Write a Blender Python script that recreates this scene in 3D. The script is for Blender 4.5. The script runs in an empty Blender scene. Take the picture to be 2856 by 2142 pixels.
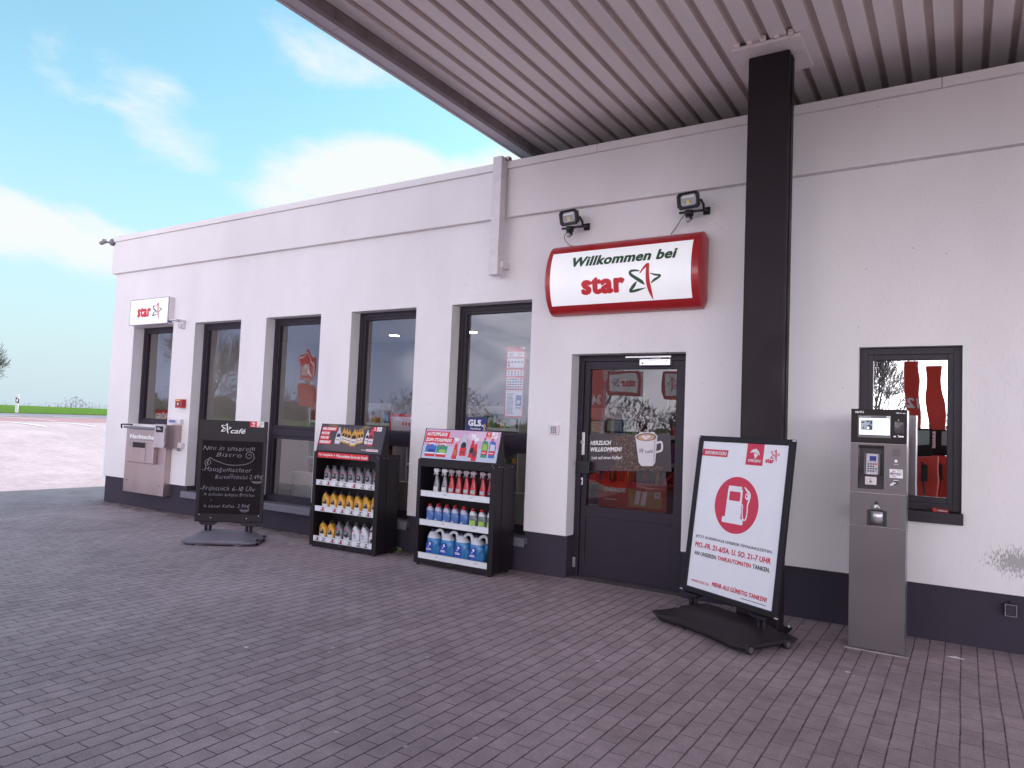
import bpy, bmesh, math, random
from mathutils import Vector, Matrix
random.seed(7)
R=math.radians; PI=math.pi
sc=bpy.context.scene; C=sc.collection
# ---------------------------------------------------------------- camera, light, exposure
cam=bpy.data.objects.new('camera',bpy.data.cameras.new('camera')); C.objects.link(cam)
YAW,PITCH,ROLL=-0.562635105,0.05247464,0.0399914871
f_=Vector((math.sin(YAW)*math.cos(PITCH),math.cos(YAW)*math.cos(PITCH),math.sin(PITCH)))
r_=Vector((math.cos(YAW),-math.sin(YAW),0)); u_=r_.cross(f_)
rr=r_*math.cos(ROLL)+u_*math.sin(ROLL); uu=-r_*math.sin(ROLL)+u_*math.cos(ROLL)
mw=Matrix((rr,uu,-f_)).transposed().to_4x4(); mw.translation=Vector((0,0,1.52)); cam.matrix_world=mw
cam.data.sensor_width=36; cam.data.lens=1992.08653/2856*36
cam.data.shift_x=-2.33/2856; cam.data.shift_y=9.859/2856
cam.data.clip_end=6000; cam.data.clip_start=.05
sc.camera=cam
SUN=Vector((.50,.95,1.0)).normalized()
sun=bpy.data.objects.new('sun',bpy.data.lights.new('sun','SUN')); C.objects.link(sun)
sun.data.energy=2.0; sun.data.angle=R(1.0); sun.data.color=(1,.97,.94)
sun.rotation_euler=SUN.to_track_quat('Z','Y').to_euler()
vs=sc.view_settings; vs.view_transform='Standard'; vs.look='None'; vs.gamma=1; vs.exposure=1.74
vs.use_white_balance=True; vs.white_balance_temperature=6350; vs.white_balance_tint=16
W=bpy.data.worlds.new('World'); sc.world=W; W.use_nodes=True
def build_world():
    nt=W.node_tree; nt.nodes.clear(); N=nt.nodes.new; L=nt.links.new
    out=N('ShaderNodeOutputWorld'); bg=N('ShaderNodeBackground'); bg.inputs[1].default_value=.115
    L(bg.outputs[0],out.inputs[0])
    sky=N('ShaderNodeTexSky'); sky.sky_type='NISHITA'; sky.sun_disc=False
    sky.sun_elevation=math.asin(SUN.z); sky.sun_rotation=math.atan2(SUN.x,SUN.y)
    sky.air_density=1.0; sky.dust_density=1.2; sky.ozone_density=1.0
    tint=N('ShaderNodeMix'); tint.data_type='RGBA'; tint.blend_type='MULTIPLY'; tint.inputs[0].default_value=1
    L(sky.outputs[0],tint.inputs[6]); tint.inputs[7].default_value=(.62,.85,.66,1)
    tc=N('ShaderNodeTexCoord'); D=tc.outputs['Generated']
    def math_(op,a,b=None,c=None):
        n=N('ShaderNodeMath'); n.operation=op
        for i,v in enumerate((a,b,c)):
            if v is None: continue
            if isinstance(v,(int,float)): n.inputs[i].default_value=v
            else: L(v,n.inputs[i])
        return n.outputs[0]
    mp=N('ShaderNodeMapping'); mp.inputs['Scale'].default_value=(1,1,2.3); L(D,mp.inputs[0])
    n1=N('ShaderNodeTexNoise'); n1.inputs['Scale'].default_value=4.2; n1.inputs['Detail'].default_value=9; n1.inputs['Roughness'].default_value=.56; n1.inputs['Distortion'].default_value=.7
    L(mp.outputs[0],n1.inputs['Vector'])
    n2=N('ShaderNodeTexNoise'); n2.inputs['Scale'].default_value=13; n2.inputs['Detail'].default_value=8; n2.inputs['Roughness'].default_value=.6
    L(mp.outputs[0],n2.inputs['Vector'])
    acc=None
    # (direction, vertical squash, radius, amount): where the banks of cloud stand
    blobs=[((-.655,.68,.306),2.1,.155,1.0),((-.62,.72,.312),2.4,.13,.9),((-.54,.78,.318),2.5,.14,.88),((-.72,.62,.275),2.8,.10,.7),
           ((-.905,.36,.20),3.2,.14,.75),((-.86,.45,.185),3.4,.13,.7),((-.80,.55,.21),3.6,.12,.5),
           ((-.835,.39,.385),1.7,.095,.40),((-.81,.45,.372),1.7,.085,.36),((-.665,.59,.452),1.7,.11,.40),((-.625,.63,.450),1.7,.12,.44),((-.60,.68,.40),1.6,.08,.30),
           ((-.80,.50,.315),1.6,.075,.28),((-.92,.33,.33),1.5,.07,.26),((.2,-.9,.35),1.5,.5,.7),((.9,-.2,.4),1.5,.5,.6),((-.95,-.1,.25),2.5,.2,.6)]
    for d,sq,rad,amt in blobs:
        d=Vector(d).normalized()
        s=N('ShaderNodeVectorMath'); s.operation='SUBTRACT'; L(D,s.inputs[0]); s.inputs[1].default_value=d
        m=N('ShaderNodeVectorMath'); m.operation='MULTIPLY'; L(s.outputs[0],m.inputs[0]); m.inputs[1].default_value=(1,1,sq)
        l=N('ShaderNodeVectorMath'); l.operation='LENGTH'; L(m.outputs[0],l.inputs[0])
        mr=N('ShaderNodeMapRange'); mr.interpolation_type='SMOOTHSTEP'; L(l.outputs['Value'],mr.inputs[0])
        mr.inputs[1].default_value=0; mr.inputs[2].default_value=rad*1.5; mr.inputs[3].default_value=amt; mr.inputs[4].default_value=0
        acc=mr.outputs[0] if acc is None else math_('MAXIMUM',acc,mr.outputs[0])
    v=math_('ADD',math_('MULTIPLY',acc,.62),math_('MULTIPLY',n1.outputs[0],.70))
    v=math_('ADD',v,math_('MULTIPLY',n2.outputs[0],.26))
    cm=N('ShaderNodeMapRange'); cm.interpolation_type='SMOOTHSTEP'; L(v,cm.inputs[0]); cm.inputs[1].default_value=.60; cm.inputs[2].default_value=.87
    sep=N('ShaderNodeSeparateXYZ'); L(D,sep.inputs[0])
    hz=N('ShaderNodeMapRange'); hz.interpolation_type='SMOOTHSTEP'; L(sep.outputs[2],hz.inputs[0]); hz.inputs[1].default_value=-.02; hz.inputs[2].default_value=.44; hz.inputs[3].default_value=.95; hz.inputs[4].default_value=0
    m0=N('ShaderNodeMix'); m0.data_type='RGBA'; L(hz.outputs[0],m0.inputs[0]); L(tint.outputs[2],m0.inputs[6]); m0.inputs[7].default_value=(1.62,2.02,2.16,1)
    m1=N('ShaderNodeMix'); m1.data_type='RGBA'; L(cm.outputs[0],m1.inputs[0]); L(m0.outputs[2],m1.inputs[6]); m1.inputs[7].default_value=(2.40,2.58,2.42,1)
    # sky behind the camera: invented low glow and tints, added to light the facade
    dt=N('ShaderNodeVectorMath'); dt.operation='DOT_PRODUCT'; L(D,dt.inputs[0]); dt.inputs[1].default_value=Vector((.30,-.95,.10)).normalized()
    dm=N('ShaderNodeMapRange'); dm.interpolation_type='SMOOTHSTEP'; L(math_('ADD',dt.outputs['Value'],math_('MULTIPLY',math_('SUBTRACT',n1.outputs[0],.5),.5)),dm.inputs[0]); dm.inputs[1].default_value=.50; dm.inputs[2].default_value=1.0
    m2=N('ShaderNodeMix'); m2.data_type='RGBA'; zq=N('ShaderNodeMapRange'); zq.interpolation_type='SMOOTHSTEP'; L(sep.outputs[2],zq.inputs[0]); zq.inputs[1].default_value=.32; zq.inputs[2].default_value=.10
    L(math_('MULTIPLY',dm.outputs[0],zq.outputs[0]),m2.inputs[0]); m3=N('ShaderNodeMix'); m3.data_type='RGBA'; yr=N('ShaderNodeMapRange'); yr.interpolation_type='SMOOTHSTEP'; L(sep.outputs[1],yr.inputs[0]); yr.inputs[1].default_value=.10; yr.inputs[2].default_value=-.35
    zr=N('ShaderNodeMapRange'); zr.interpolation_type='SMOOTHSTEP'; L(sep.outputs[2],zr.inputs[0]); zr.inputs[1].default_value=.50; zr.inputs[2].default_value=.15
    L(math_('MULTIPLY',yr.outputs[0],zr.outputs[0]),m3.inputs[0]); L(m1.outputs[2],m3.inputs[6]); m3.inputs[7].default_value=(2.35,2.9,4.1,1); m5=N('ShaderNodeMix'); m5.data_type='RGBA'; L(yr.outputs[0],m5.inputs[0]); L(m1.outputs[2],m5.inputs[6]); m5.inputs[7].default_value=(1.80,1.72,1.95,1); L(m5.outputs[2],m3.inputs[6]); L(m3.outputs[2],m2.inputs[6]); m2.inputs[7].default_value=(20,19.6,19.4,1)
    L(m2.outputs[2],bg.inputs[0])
build_world()

# ---------------------------------------------------------------- helpers: materials
_M={}
def lin(c): return tuple(((x/255)/12.92 if x/255<=.04045 else (((x/255)+.055)/1.055)**2.4) for x in c)
def pm(name,col,rough=.5,metal=0,var=.0,vscale=8,bump=0,bscale=60,stretch=(1,1,1),emit=0,spec=.5,coat=0):
    """Principled material with object-space noise in colour, roughness and bump."""
    if name in _M: return _M[name]
    m=bpy.data.materials.new(name); m.use_nodes=True; nt=m.node_tree; b=nt.nodes['Principled BSDF']; N=nt.nodes.new; L=nt.links.new
    b.inputs['Base Color'].default_value=(*col,1); b.inputs['Roughness'].default_value=rough; b.inputs['Metallic'].default_value=metal
    b.inputs['Specular IOR Level'].default_value=spec; b.inputs['Coat Weight'].default_value=coat
    if emit: b.inputs['Emission Color'].default_value=(*col,1); b.inputs['Emission Strength'].default_value=emit
    if var or bump:
        tc=N('ShaderNodeTexCoord'); mp=N('ShaderNodeMapping'); mp.inputs['Scale'].default_value=stretch; L(tc.outputs['Object'],mp.inputs[0])
    if var:
        n=N('ShaderNodeTexNoise'); n.inputs['Scale'].default_value=vscale; n.inputs['Detail'].default_value=6; L(mp.outputs[0],n.inputs['Vector'])
        r=N('ShaderNodeMapRange'); L(n.outputs[0],r.inputs[0]); r.inputs[1].default_value=.25; r.inputs[2].default_value=.75; r.inputs[3].default_value=1-var; r.inputs[4].default_value=1+var
        mx=N('ShaderNodeMix'); mx.data_type='RGBA'; mx.blend_type='MULTIPLY'; mx.inputs[0].default_value=1; mx.inputs[6].default_value=(*col,1); L(r.outputs[0],mx.inputs[7]); L(mx.outputs[2],b.inputs['Base Color'])
        r2=N('ShaderNodeMapRange'); L(n.outputs[0],r2.inputs[0]); r2.inputs[1].default_value=.2; r2.inputs[2].default_value=.8; r2.inputs[3].default_value=max(0,rough-var*.6); r2.inputs[4].default_value=min(1,rough+var*.6); L(r2.outputs[0],b.inputs['Roughness'])
    if bump:
        n=N('ShaderNodeTexNoise'); n.inputs['Scale'].default_value=bscale; n.inputs['Detail'].default_value=3; L(mp.outputs[0],n.inputs['Vector'])
        bp=N('ShaderNodeBump'); bp.inputs['Strength'].default_value=bump; bp.inputs['Distance'].default_value=.004; L(n.outputs[0],bp.inputs['Height']); L(bp.outputs[0],b.inputs['Normal'])
    _M[name]=m; return m
def mp_nodes(name):
    m=bpy.data.materials.new(name); m.use_nodes=True; nt=m.node_tree; return m,nt,nt.nodes['Principled BSDF'],nt.nodes.new,nt.links.new
def wall_mat(name,col,fine):
    m,nt,b,N,L=mp_nodes(name); b.inputs['Roughness'].default_value=.9; b.inputs['Specular IOR Level'].default_value=.2
    g=N('ShaderNodeNewGeometry'); P=g.outputs['Position']
    def mapv(s):
        q=N('ShaderNodeMapping'); q.inputs['Scale'].default_value=s; L(P,q.inputs[0]); return q.outputs[0]
    def noise(v,s,d=4,r=.5):
        n=N('ShaderNodeTexNoise'); n.inputs['Scale'].default_value=s; n.inputs['Detail'].default_value=d; n.inputs['Roughness'].default_value=r; L(v,n.inputs['Vector']); return n.outputs[0]
    def mr(v,a,c,lo,hi,sm=False):
        n=N('ShaderNodeMapRange'); L(v,n.inputs[0]); n.inputs[1].default_value=a; n.inputs[2].default_value=c; n.inputs[3].default_value=lo; n.inputs[4].default_value=hi
        if sm: n.interpolation_type='SMOOTHSTEP'
        return n.outputs[0]
    def mth(op,a,c):
        n=N('ShaderNodeMath'); n.operation=op
        for i,v in enumerate((a,c)):
            if isinstance(v,(int,float)): n.inputs[i].default_value=v
            else: L(v,n.inputs[i])
        return n.outputs[0]
    # dirt: soft clouds, fine specks, insect spots, scuffed patch low on the right
    big=mr(noise(mapv((1,1,.45)),1.3,6),.3,.7,.93,1.04)
    spk=N('ShaderNodeTexVoronoi'); spk.inputs['Scale'].default_value=9; L(P,spk.inputs['Vector'])
    sp=mr(spk.outputs['Distance'],.03,.055,.45,1,True)
    spmask=mr(noise(P,2.2,2),.50,.62,1,0,True)
    sp=mth('MAXIMUM',sp,spmask)
    col_=mth('MULTIPLY',big,sp)
    sub=N('ShaderNodeVectorMath'); sub.operation='SUBTRACT'; L(P,sub.inputs[0]); sub.inputs[1].default_value=(.36,6.454,.665)
    mul=N('ShaderNodeVectorMath'); mul.operation='MULTIPLY'; L(sub.outputs[0],mul.inputs[0]); mul.inputs[1].default_value=(3.6,0,6.5)
    ln=N('ShaderNodeVectorMath'); ln.operation='LENGTH'; L(mul.outputs[0],ln.inputs[0])
    sn=noise(mapv((1.6,1,.5)),70,3,.7)
    stain=mr(mth('ADD',mr(ln.outputs['Value'],.1,1.15,.42,0),sn),.70,.82,1,.50,True)
    col_=mth('MULTIPLY',col_,stain)
    mx=N('ShaderNodeMix'); mx.data_type='RGBA'; mx.blend_type='MULTIPLY'; mx.inputs[0].default_value=1; mx.inputs[6].default_value=(*col,1); L(col_,mx.inputs[7]); L(mx.outputs[2],b.inputs['Base Color'])
    if fine:   # rubbed render: short vertical grooves
        a=noise(mapv((95,95,15)),1,3,.6); a=mr(a,.33,.40,0,1,True)
        c=noise(P,180,2)
        hgt=mth('ADD',mth('MULTIPLY',a,1.0),mth('MULTIPLY',c,.35)); st=.52; ds=.0040
    else:
        hgt=noise(P,40,4); st=.25; ds=.003
    bp=N('ShaderNodeBump'); bp.inputs['Strength'].default_value=st; bp.inputs['Distance'].default_value=ds; L(hgt,bp.inputs['Height']); L(bp.outputs[0],b.inputs['Normal'])
    return m
def paver_mat(name,colA,colB,joint):
    m,nt,b,N,L=mp_nodes(name)
    g=N('ShaderNodeNewGeometry'); P=g.outputs['Position']
    sx=N('ShaderNodeSeparateXYZ'); L(P,sx.inputs[0])
    def noise(v,s,d=4,r=.5,out=0):
        n=N('ShaderNodeTexNoise'); n.inputs['Scale'].default_value=s; n.inputs['Detail'].default_value=d; n.inputs['Roughness'].default_value=r; L(v,n.inputs['Vector']); return n.outputs[out]
    def mr(v,a,c,lo,hi,sm=True):
        n=N('ShaderNodeMapRange'); L(v,n.inputs[0]); n.inputs[1].default_value=a; n.inputs[2].default_value=c; n.inputs[3].default_value=lo; n.inputs[4].default_value=hi
        if sm: n.interpolation_type='SMOOTHSTEP'
        return n.outputs[0]
    def mth(op,a,c=0):
        n=N('ShaderNodeMath'); n.operation=op
        for i,v in enumerate((a,c)):
            if isinstance(v,(int,float)): n.inputs[i].default_value=v
            else: L(v,n.inputs[i])
        return n.outputs[0]
    cb=N('ShaderNodeCombineXYZ')
    w1=mth('MULTIPLY',mth('SUBTRACT',noise(P,.9,2),.5),.018); w2=mth('MULTIPLY',mth('SUBTRACT',noise(P,26,2),.5),.0055)
    L(mth('ADD',sx.outputs[1],w2),cb.inputs[0]); L(mth('ADD',mth('ADD',sx.outputs[0],w1),w2),cb.inputs[1])
    sv=N('ShaderNodeSeparateXYZ'); L(cb.outputs[0],sv.inputs[0]); U=mth('DIVIDE',sv.outputs[1],.1)
    row=mth('FLOOR',U); fu=mth('FRACT',U); V=mth('ADD',mth('DIVIDE',sv.outputs[0],.2),mth('MULTIPLY',mth('FLOORED_MODULO',row,2),.5)); cell=mth('FLOOR',V); fv=mth('FRACT',V)
    du=mth('MULTIPLY',mth('MINIMUM',fu,mth('SUBTRACT',1,fu)),.1); dv=mth('MULTIPLY',mth('MINIMUM',fv,mth('SUBTRACT',1,fv)),.2)
    JL=mth('MULTIPLY',mr(du,.0020,.0050,1,0),mr(noise(P,14,3),.3,.6,.65,1)); JC=mr(dv,.0010,.0036,.85,0); JF=mth('MULTIPLY',mth('MAXIMUM',JL,JC),mr(sx.outputs[0],-16,-11.5,.95,1))
    cw=N('ShaderNodeCombineXYZ'); L(row,cw.inputs[0]); L(cell,cw.inputs[1]); wn=N('ShaderNodeTexWhiteNoise'); wn.noise_dimensions='2D'; L(cw.outputs[0],wn.inputs['Vector'])
    bm_=N('ShaderNodeMix'); bm_.data_type='RGBA'; L(mth('MULTIPLY',mth('POWER',wn.outputs['Value'],3.0),mr(sx.outputs[0],-15.5,-11.5,.8,1)),bm_.inputs[0]); bm_.inputs[6].default_value=(*colA,1); bm_.inputs[7].default_value=(*colB,1)
    bc=N('ShaderNodeMix'); bc.data_type='RGBA'; L(JF,bc.inputs[0]); L(bm_.outputs[2],bc.inputs[6]); bc.inputs[7].default_value=(*joint,1)
    # worn grain + dusty patches + chewing gum and grit specks
    grain=mr(noise(P,130,3,.7),.3,.7,.70,1.30,False); patch=mr(noise(P,.8,6,.65),.3,.7,.78,1.17,False); mid=mr(noise(P,9,4,.6),.3,.7,.88,1.12,False)
    k=mth('MULTIPLY',mth('MULTIPLY',grain,patch),mid); fade=mr(sx.outputs[0],-15.5,-11.5,.60,1); k=mth('ADD',1,mth('MULTIPLY',mth('SUBTRACT',k,1),fade))
    mx=N('ShaderNodeMix'); mx.data_type='RGBA'; mx.blend_type='MULTIPLY'; mx.inputs[0].default_value=1; L(bc.outputs[2],mx.inputs[6]); L(k,mx.inputs[7])
    v=N('ShaderNodeTexVoronoi'); v.inputs['Scale'].default_value=24; L(P,v.inputs['Vector'])
    s1=mth('MULTIPLY',mr(v.outputs['Distance'],.07,.13,1,0),mr(noise(P,3.1,3),.48,.58,0,.9))
    v2=N('ShaderNodeTexVoronoi'); v2.inputs['Scale'].default_value=4.2; L(P,v2.inputs['Vector'])
    s2=mr(v2.outputs['Distance'],.04,.07,.8,0)
    dust=mth('MULTIPLY',mr(noise(P,3.6,7,.7),.60,.76,0,.22),mr(sx.outputs[0],-15,-10,0,1))
    s=mth('MULTIPLY',mth('MAXIMUM',mth('MAXIMUM',s1,s2),dust),mr(sx.outputs[0],-14,-9,.25,1))
    m2=N('ShaderNodeMix'); m2.data_type='RGBA'; L(s,m2.inputs[0]); L(mx.outputs[2],m2.inputs[6]); m2.inputs[7].default_value=(.62,.56,.60,1)
    # pale sand lying in the joints in some areas, moss/brown soil close to the plinth
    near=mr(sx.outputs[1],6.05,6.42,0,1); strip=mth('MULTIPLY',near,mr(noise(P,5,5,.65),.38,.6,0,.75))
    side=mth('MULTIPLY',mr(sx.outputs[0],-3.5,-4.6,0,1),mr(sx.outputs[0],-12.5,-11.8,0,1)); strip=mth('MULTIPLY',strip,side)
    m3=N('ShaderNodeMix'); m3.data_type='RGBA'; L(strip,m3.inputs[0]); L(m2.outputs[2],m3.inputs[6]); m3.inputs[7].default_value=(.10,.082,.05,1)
    jf=mth('MULTIPLY',JF,mth('MULTIPLY',mr(noise(P,2.6,4,.65),.36,.6,0,.8),mr(sx.outputs[0],-2.6,-1.2,.08,1)))
    m4=N('ShaderNodeMix'); m4.data_type='RGBA'; L(jf,m4.inputs[0]); L(m3.outputs[2],m4.inputs[6]); m4.inputs[7].default_value=(.25,.20,.21,1)
    L(m4.outputs[2],b.inputs['Base Color'])
    L(mr(noise(P,5,4),.3,.7,.58,.82,False),b.inputs['Roughness'])
    h=mth('ADD',mth('ADD',mth('MULTIPLY',mth('SUBTRACT',1,JF),1.0),mth('MULTIPLY',wn.outputs['Value'],.25)),mth('ADD',mth('MULTIPLY',noise(P,90,4,.7),.30),mth('MULTIPLY',noise(P,7,2),.35)))
    bp=N('ShaderNodeBump'); bp.inputs['Distance'].default_value=.004; L(h,bp.inputs['Height']); L(bp.outputs[0],b.inputs['Normal'])
    L(mr(sx.outputs[0],-15.5,-11.5,.35,.9),bp.inputs['Strength']); b.inputs['Specular IOR Level'].default_value=.28
    return m
def glass_mat(name,base,k,tint=(.75,.75,.78)):
    m=bpy.data.materials.new(name); m.use_nodes=True; nt=m.node_tree; nt.nodes.clear(); N=nt.nodes.new; L=nt.links.new
    o=N('ShaderNodeOutputMaterial'); mx=N('ShaderNodeMixShader'); t=N('ShaderNodeBsdfTransparent'); t.inputs[0].default_value=(*tint,1)
    gl=N('ShaderNodeBsdfGlossy'); gl.inputs['Roughness'].default_value=0.0; gl.inputs['Color'].default_value=(.92,.92,.95,1)
    fr=N('ShaderNodeFresnel'); fr.inputs[0].default_value=1.5
    ma=N('ShaderNodeMath'); ma.operation='MULTIPLY_ADD'; L(fr.outputs[0],ma.inputs[0]); ma.inputs[1].default_value=k; ma.inputs[2].default_value=base; ma.use_clamp=True
    tc=N('ShaderNodeTexCoord'); n=N('ShaderNodeTexNoise'); n.inputs['Scale'].default_value=1.4; L(tc.outputs['Object'],n.inputs['Vector'])
    bp=N('ShaderNodeBump'); bp.inputs['Strength'].default_value=.25; bp.inputs['Distance'].default_value=.01; L(n.outputs[0],bp.inputs['Height']); L(bp.outputs[0],gl.inputs['Normal'])
    L(ma.outputs[0],mx.inputs[0]); L(t.outputs[0],mx.inputs[1]); L(gl.outputs[0],mx.inputs[2]); L(mx.outputs[0],o.inputs[0]); return m
WALLC=(.83,.80,.815)
m_wall=wall_mat('rubbed white render',WALLC,True)
m_band=wall_mat('smooth white render',(.80,.765,.775),False)
m_plinth=pm('dark grey plinth paint',(.040,.031,.050),.85,var=.15,vscale=5,bump=.5,bscale=90)
m_pave=paver_mat('concrete block paving',(.425,.345,.368),(.360,.288,.308),(.036,.023,.027))
m_dark=pm('anthracite window paint',(.028,.020,.032),.42,var=.12,vscale=20,spec=.28)
m_door=pm('anthracite door paint',(.027,.020,.033),.45,var=.12,vscale=14,spec=.28)
m_sill=pm('grey metal sill',(.20,.19,.23),.4,.3,var=.1)
m_white=pm('white painted metal',(.74,.70,.73),.5,var=.08,vscale=10)
m_inner=pm('interior white paint',(.62,.60,.62),.8)
m_floor=pm('interior floor tile',(.22,.2,.2),.4)
m_glass=glass_mat('window glass',.045,1.65)
m_dglass=glass_mat('door glass',.03,.9,(.50,.44,.46))
m_mirror=glass_mat('coated night window glass',.72,.6,(.4,.4,.4))
m_col=pm('column paint',(.020,.011,.017),.55,var=.2,vscale=4,bump=.1,spec=.28)
m_sheet=pm('off white trapezoidal sheet',(.87,.80,.80),.45,var=.09,vscale=2.2,stretch=(1,.15,1),spec=.4)
m_sheetd=pm('darker sheet groove',(.60,.51,.48),.6,var=.16,vscale=4,stretch=(1,.2,1),spec=.3)  # grooves coloured darker and browner than the flat sheet
m_beam=pm('canopy edge panel',(.58,.53,.58),.4,var=.08,vscale=3)
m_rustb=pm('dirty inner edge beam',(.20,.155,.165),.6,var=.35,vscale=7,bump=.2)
m_red=pm('red sign plastic',(.42,.013,.017),.32,var=.08,vscale=6,coat=.3)
m_face=pm('backlit sign face',(.86,.87,.88),.35,var=.04,vscale=3,emit=.10)
m_ink_red=pm('red print',(.66,.018,.030),.5)
m_ink_green=pm('dark green print',(.020,.085,.035),.5)
m_ink_white=pm('white print',(.82,.82,.84),.5)
m_ink_dark=pm('dark grey print',(.07,.055,.075),.5)
m_ink_black=pm('black print',(.012,.011,.013),.5)
m_poster=pm('paper poster',(.88,.90,.94),.38,var=.02)
m_black=pm('black rack metal',(.015,.011,.015),.42,var=.15,vscale=9,bump=.05,spec=.28)
m_blackp=pm('black plastic',(.014,.013,.016),.5,var=.2,bump=.1)
m_rubber=pm('black rubber base',(.030,.022,.027),.6,var=.25,vscale=12,bump=.35,bscale=120,spec=.28)
m_greyp=pm('grey plastic base',(.17,.16,.20),.45,var=.1,bump=.05)
m_steel=pm('brushed stainless steel',(.46,.37,.37),.34,.85,var=.16,vscale=3,stretch=(1,1,.3))
m_steel2=pm('satin steel box',(.55,.50,.53),.3,.75,var=.12,vscale=5)
m_silver=pm('silver anodised metal',(.66,.65,.68),.3,.8,var=.05)
m_term=pm('terminal grey lacquer',(.150,.126,.136),.38,.35,var=.08,vscale=2.5,bump=.03,bscale=300)
m_termside=pm('terminal side steel',(.34,.30,.32),.32,.75,var=.1,vscale=3)
m_termblk=pm('terminal black glass',(.014,.008,.010),.35,spec=.2)
m_chalkb=pm('chalkboard surface',(.011,.007,.009),.75,var=.3,vscale=9,spec=.2)
m_chalk=pm('white chalk',(.36,.34,.40),.9,var=.3,vscale=90)
m_lampg=pm('floodlight lens',(.42,.42,.44),.15,var=.2,vscale=14,coat=.5)
m_yel=pm('yellow led chip',(.75,.62,.18),.4)
m_radi=pm('radiator enamel',(.66,.65,.62),.35)
m_strip=pm('white price strip',(.72,.76,.80),.4,var=.06,vscale=20)
m_screen=pm('lit display',(.62,.80,.86),.2,emit=.35)
m_blue=pm('blue print',(.015,.03,.25),.4)

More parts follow.
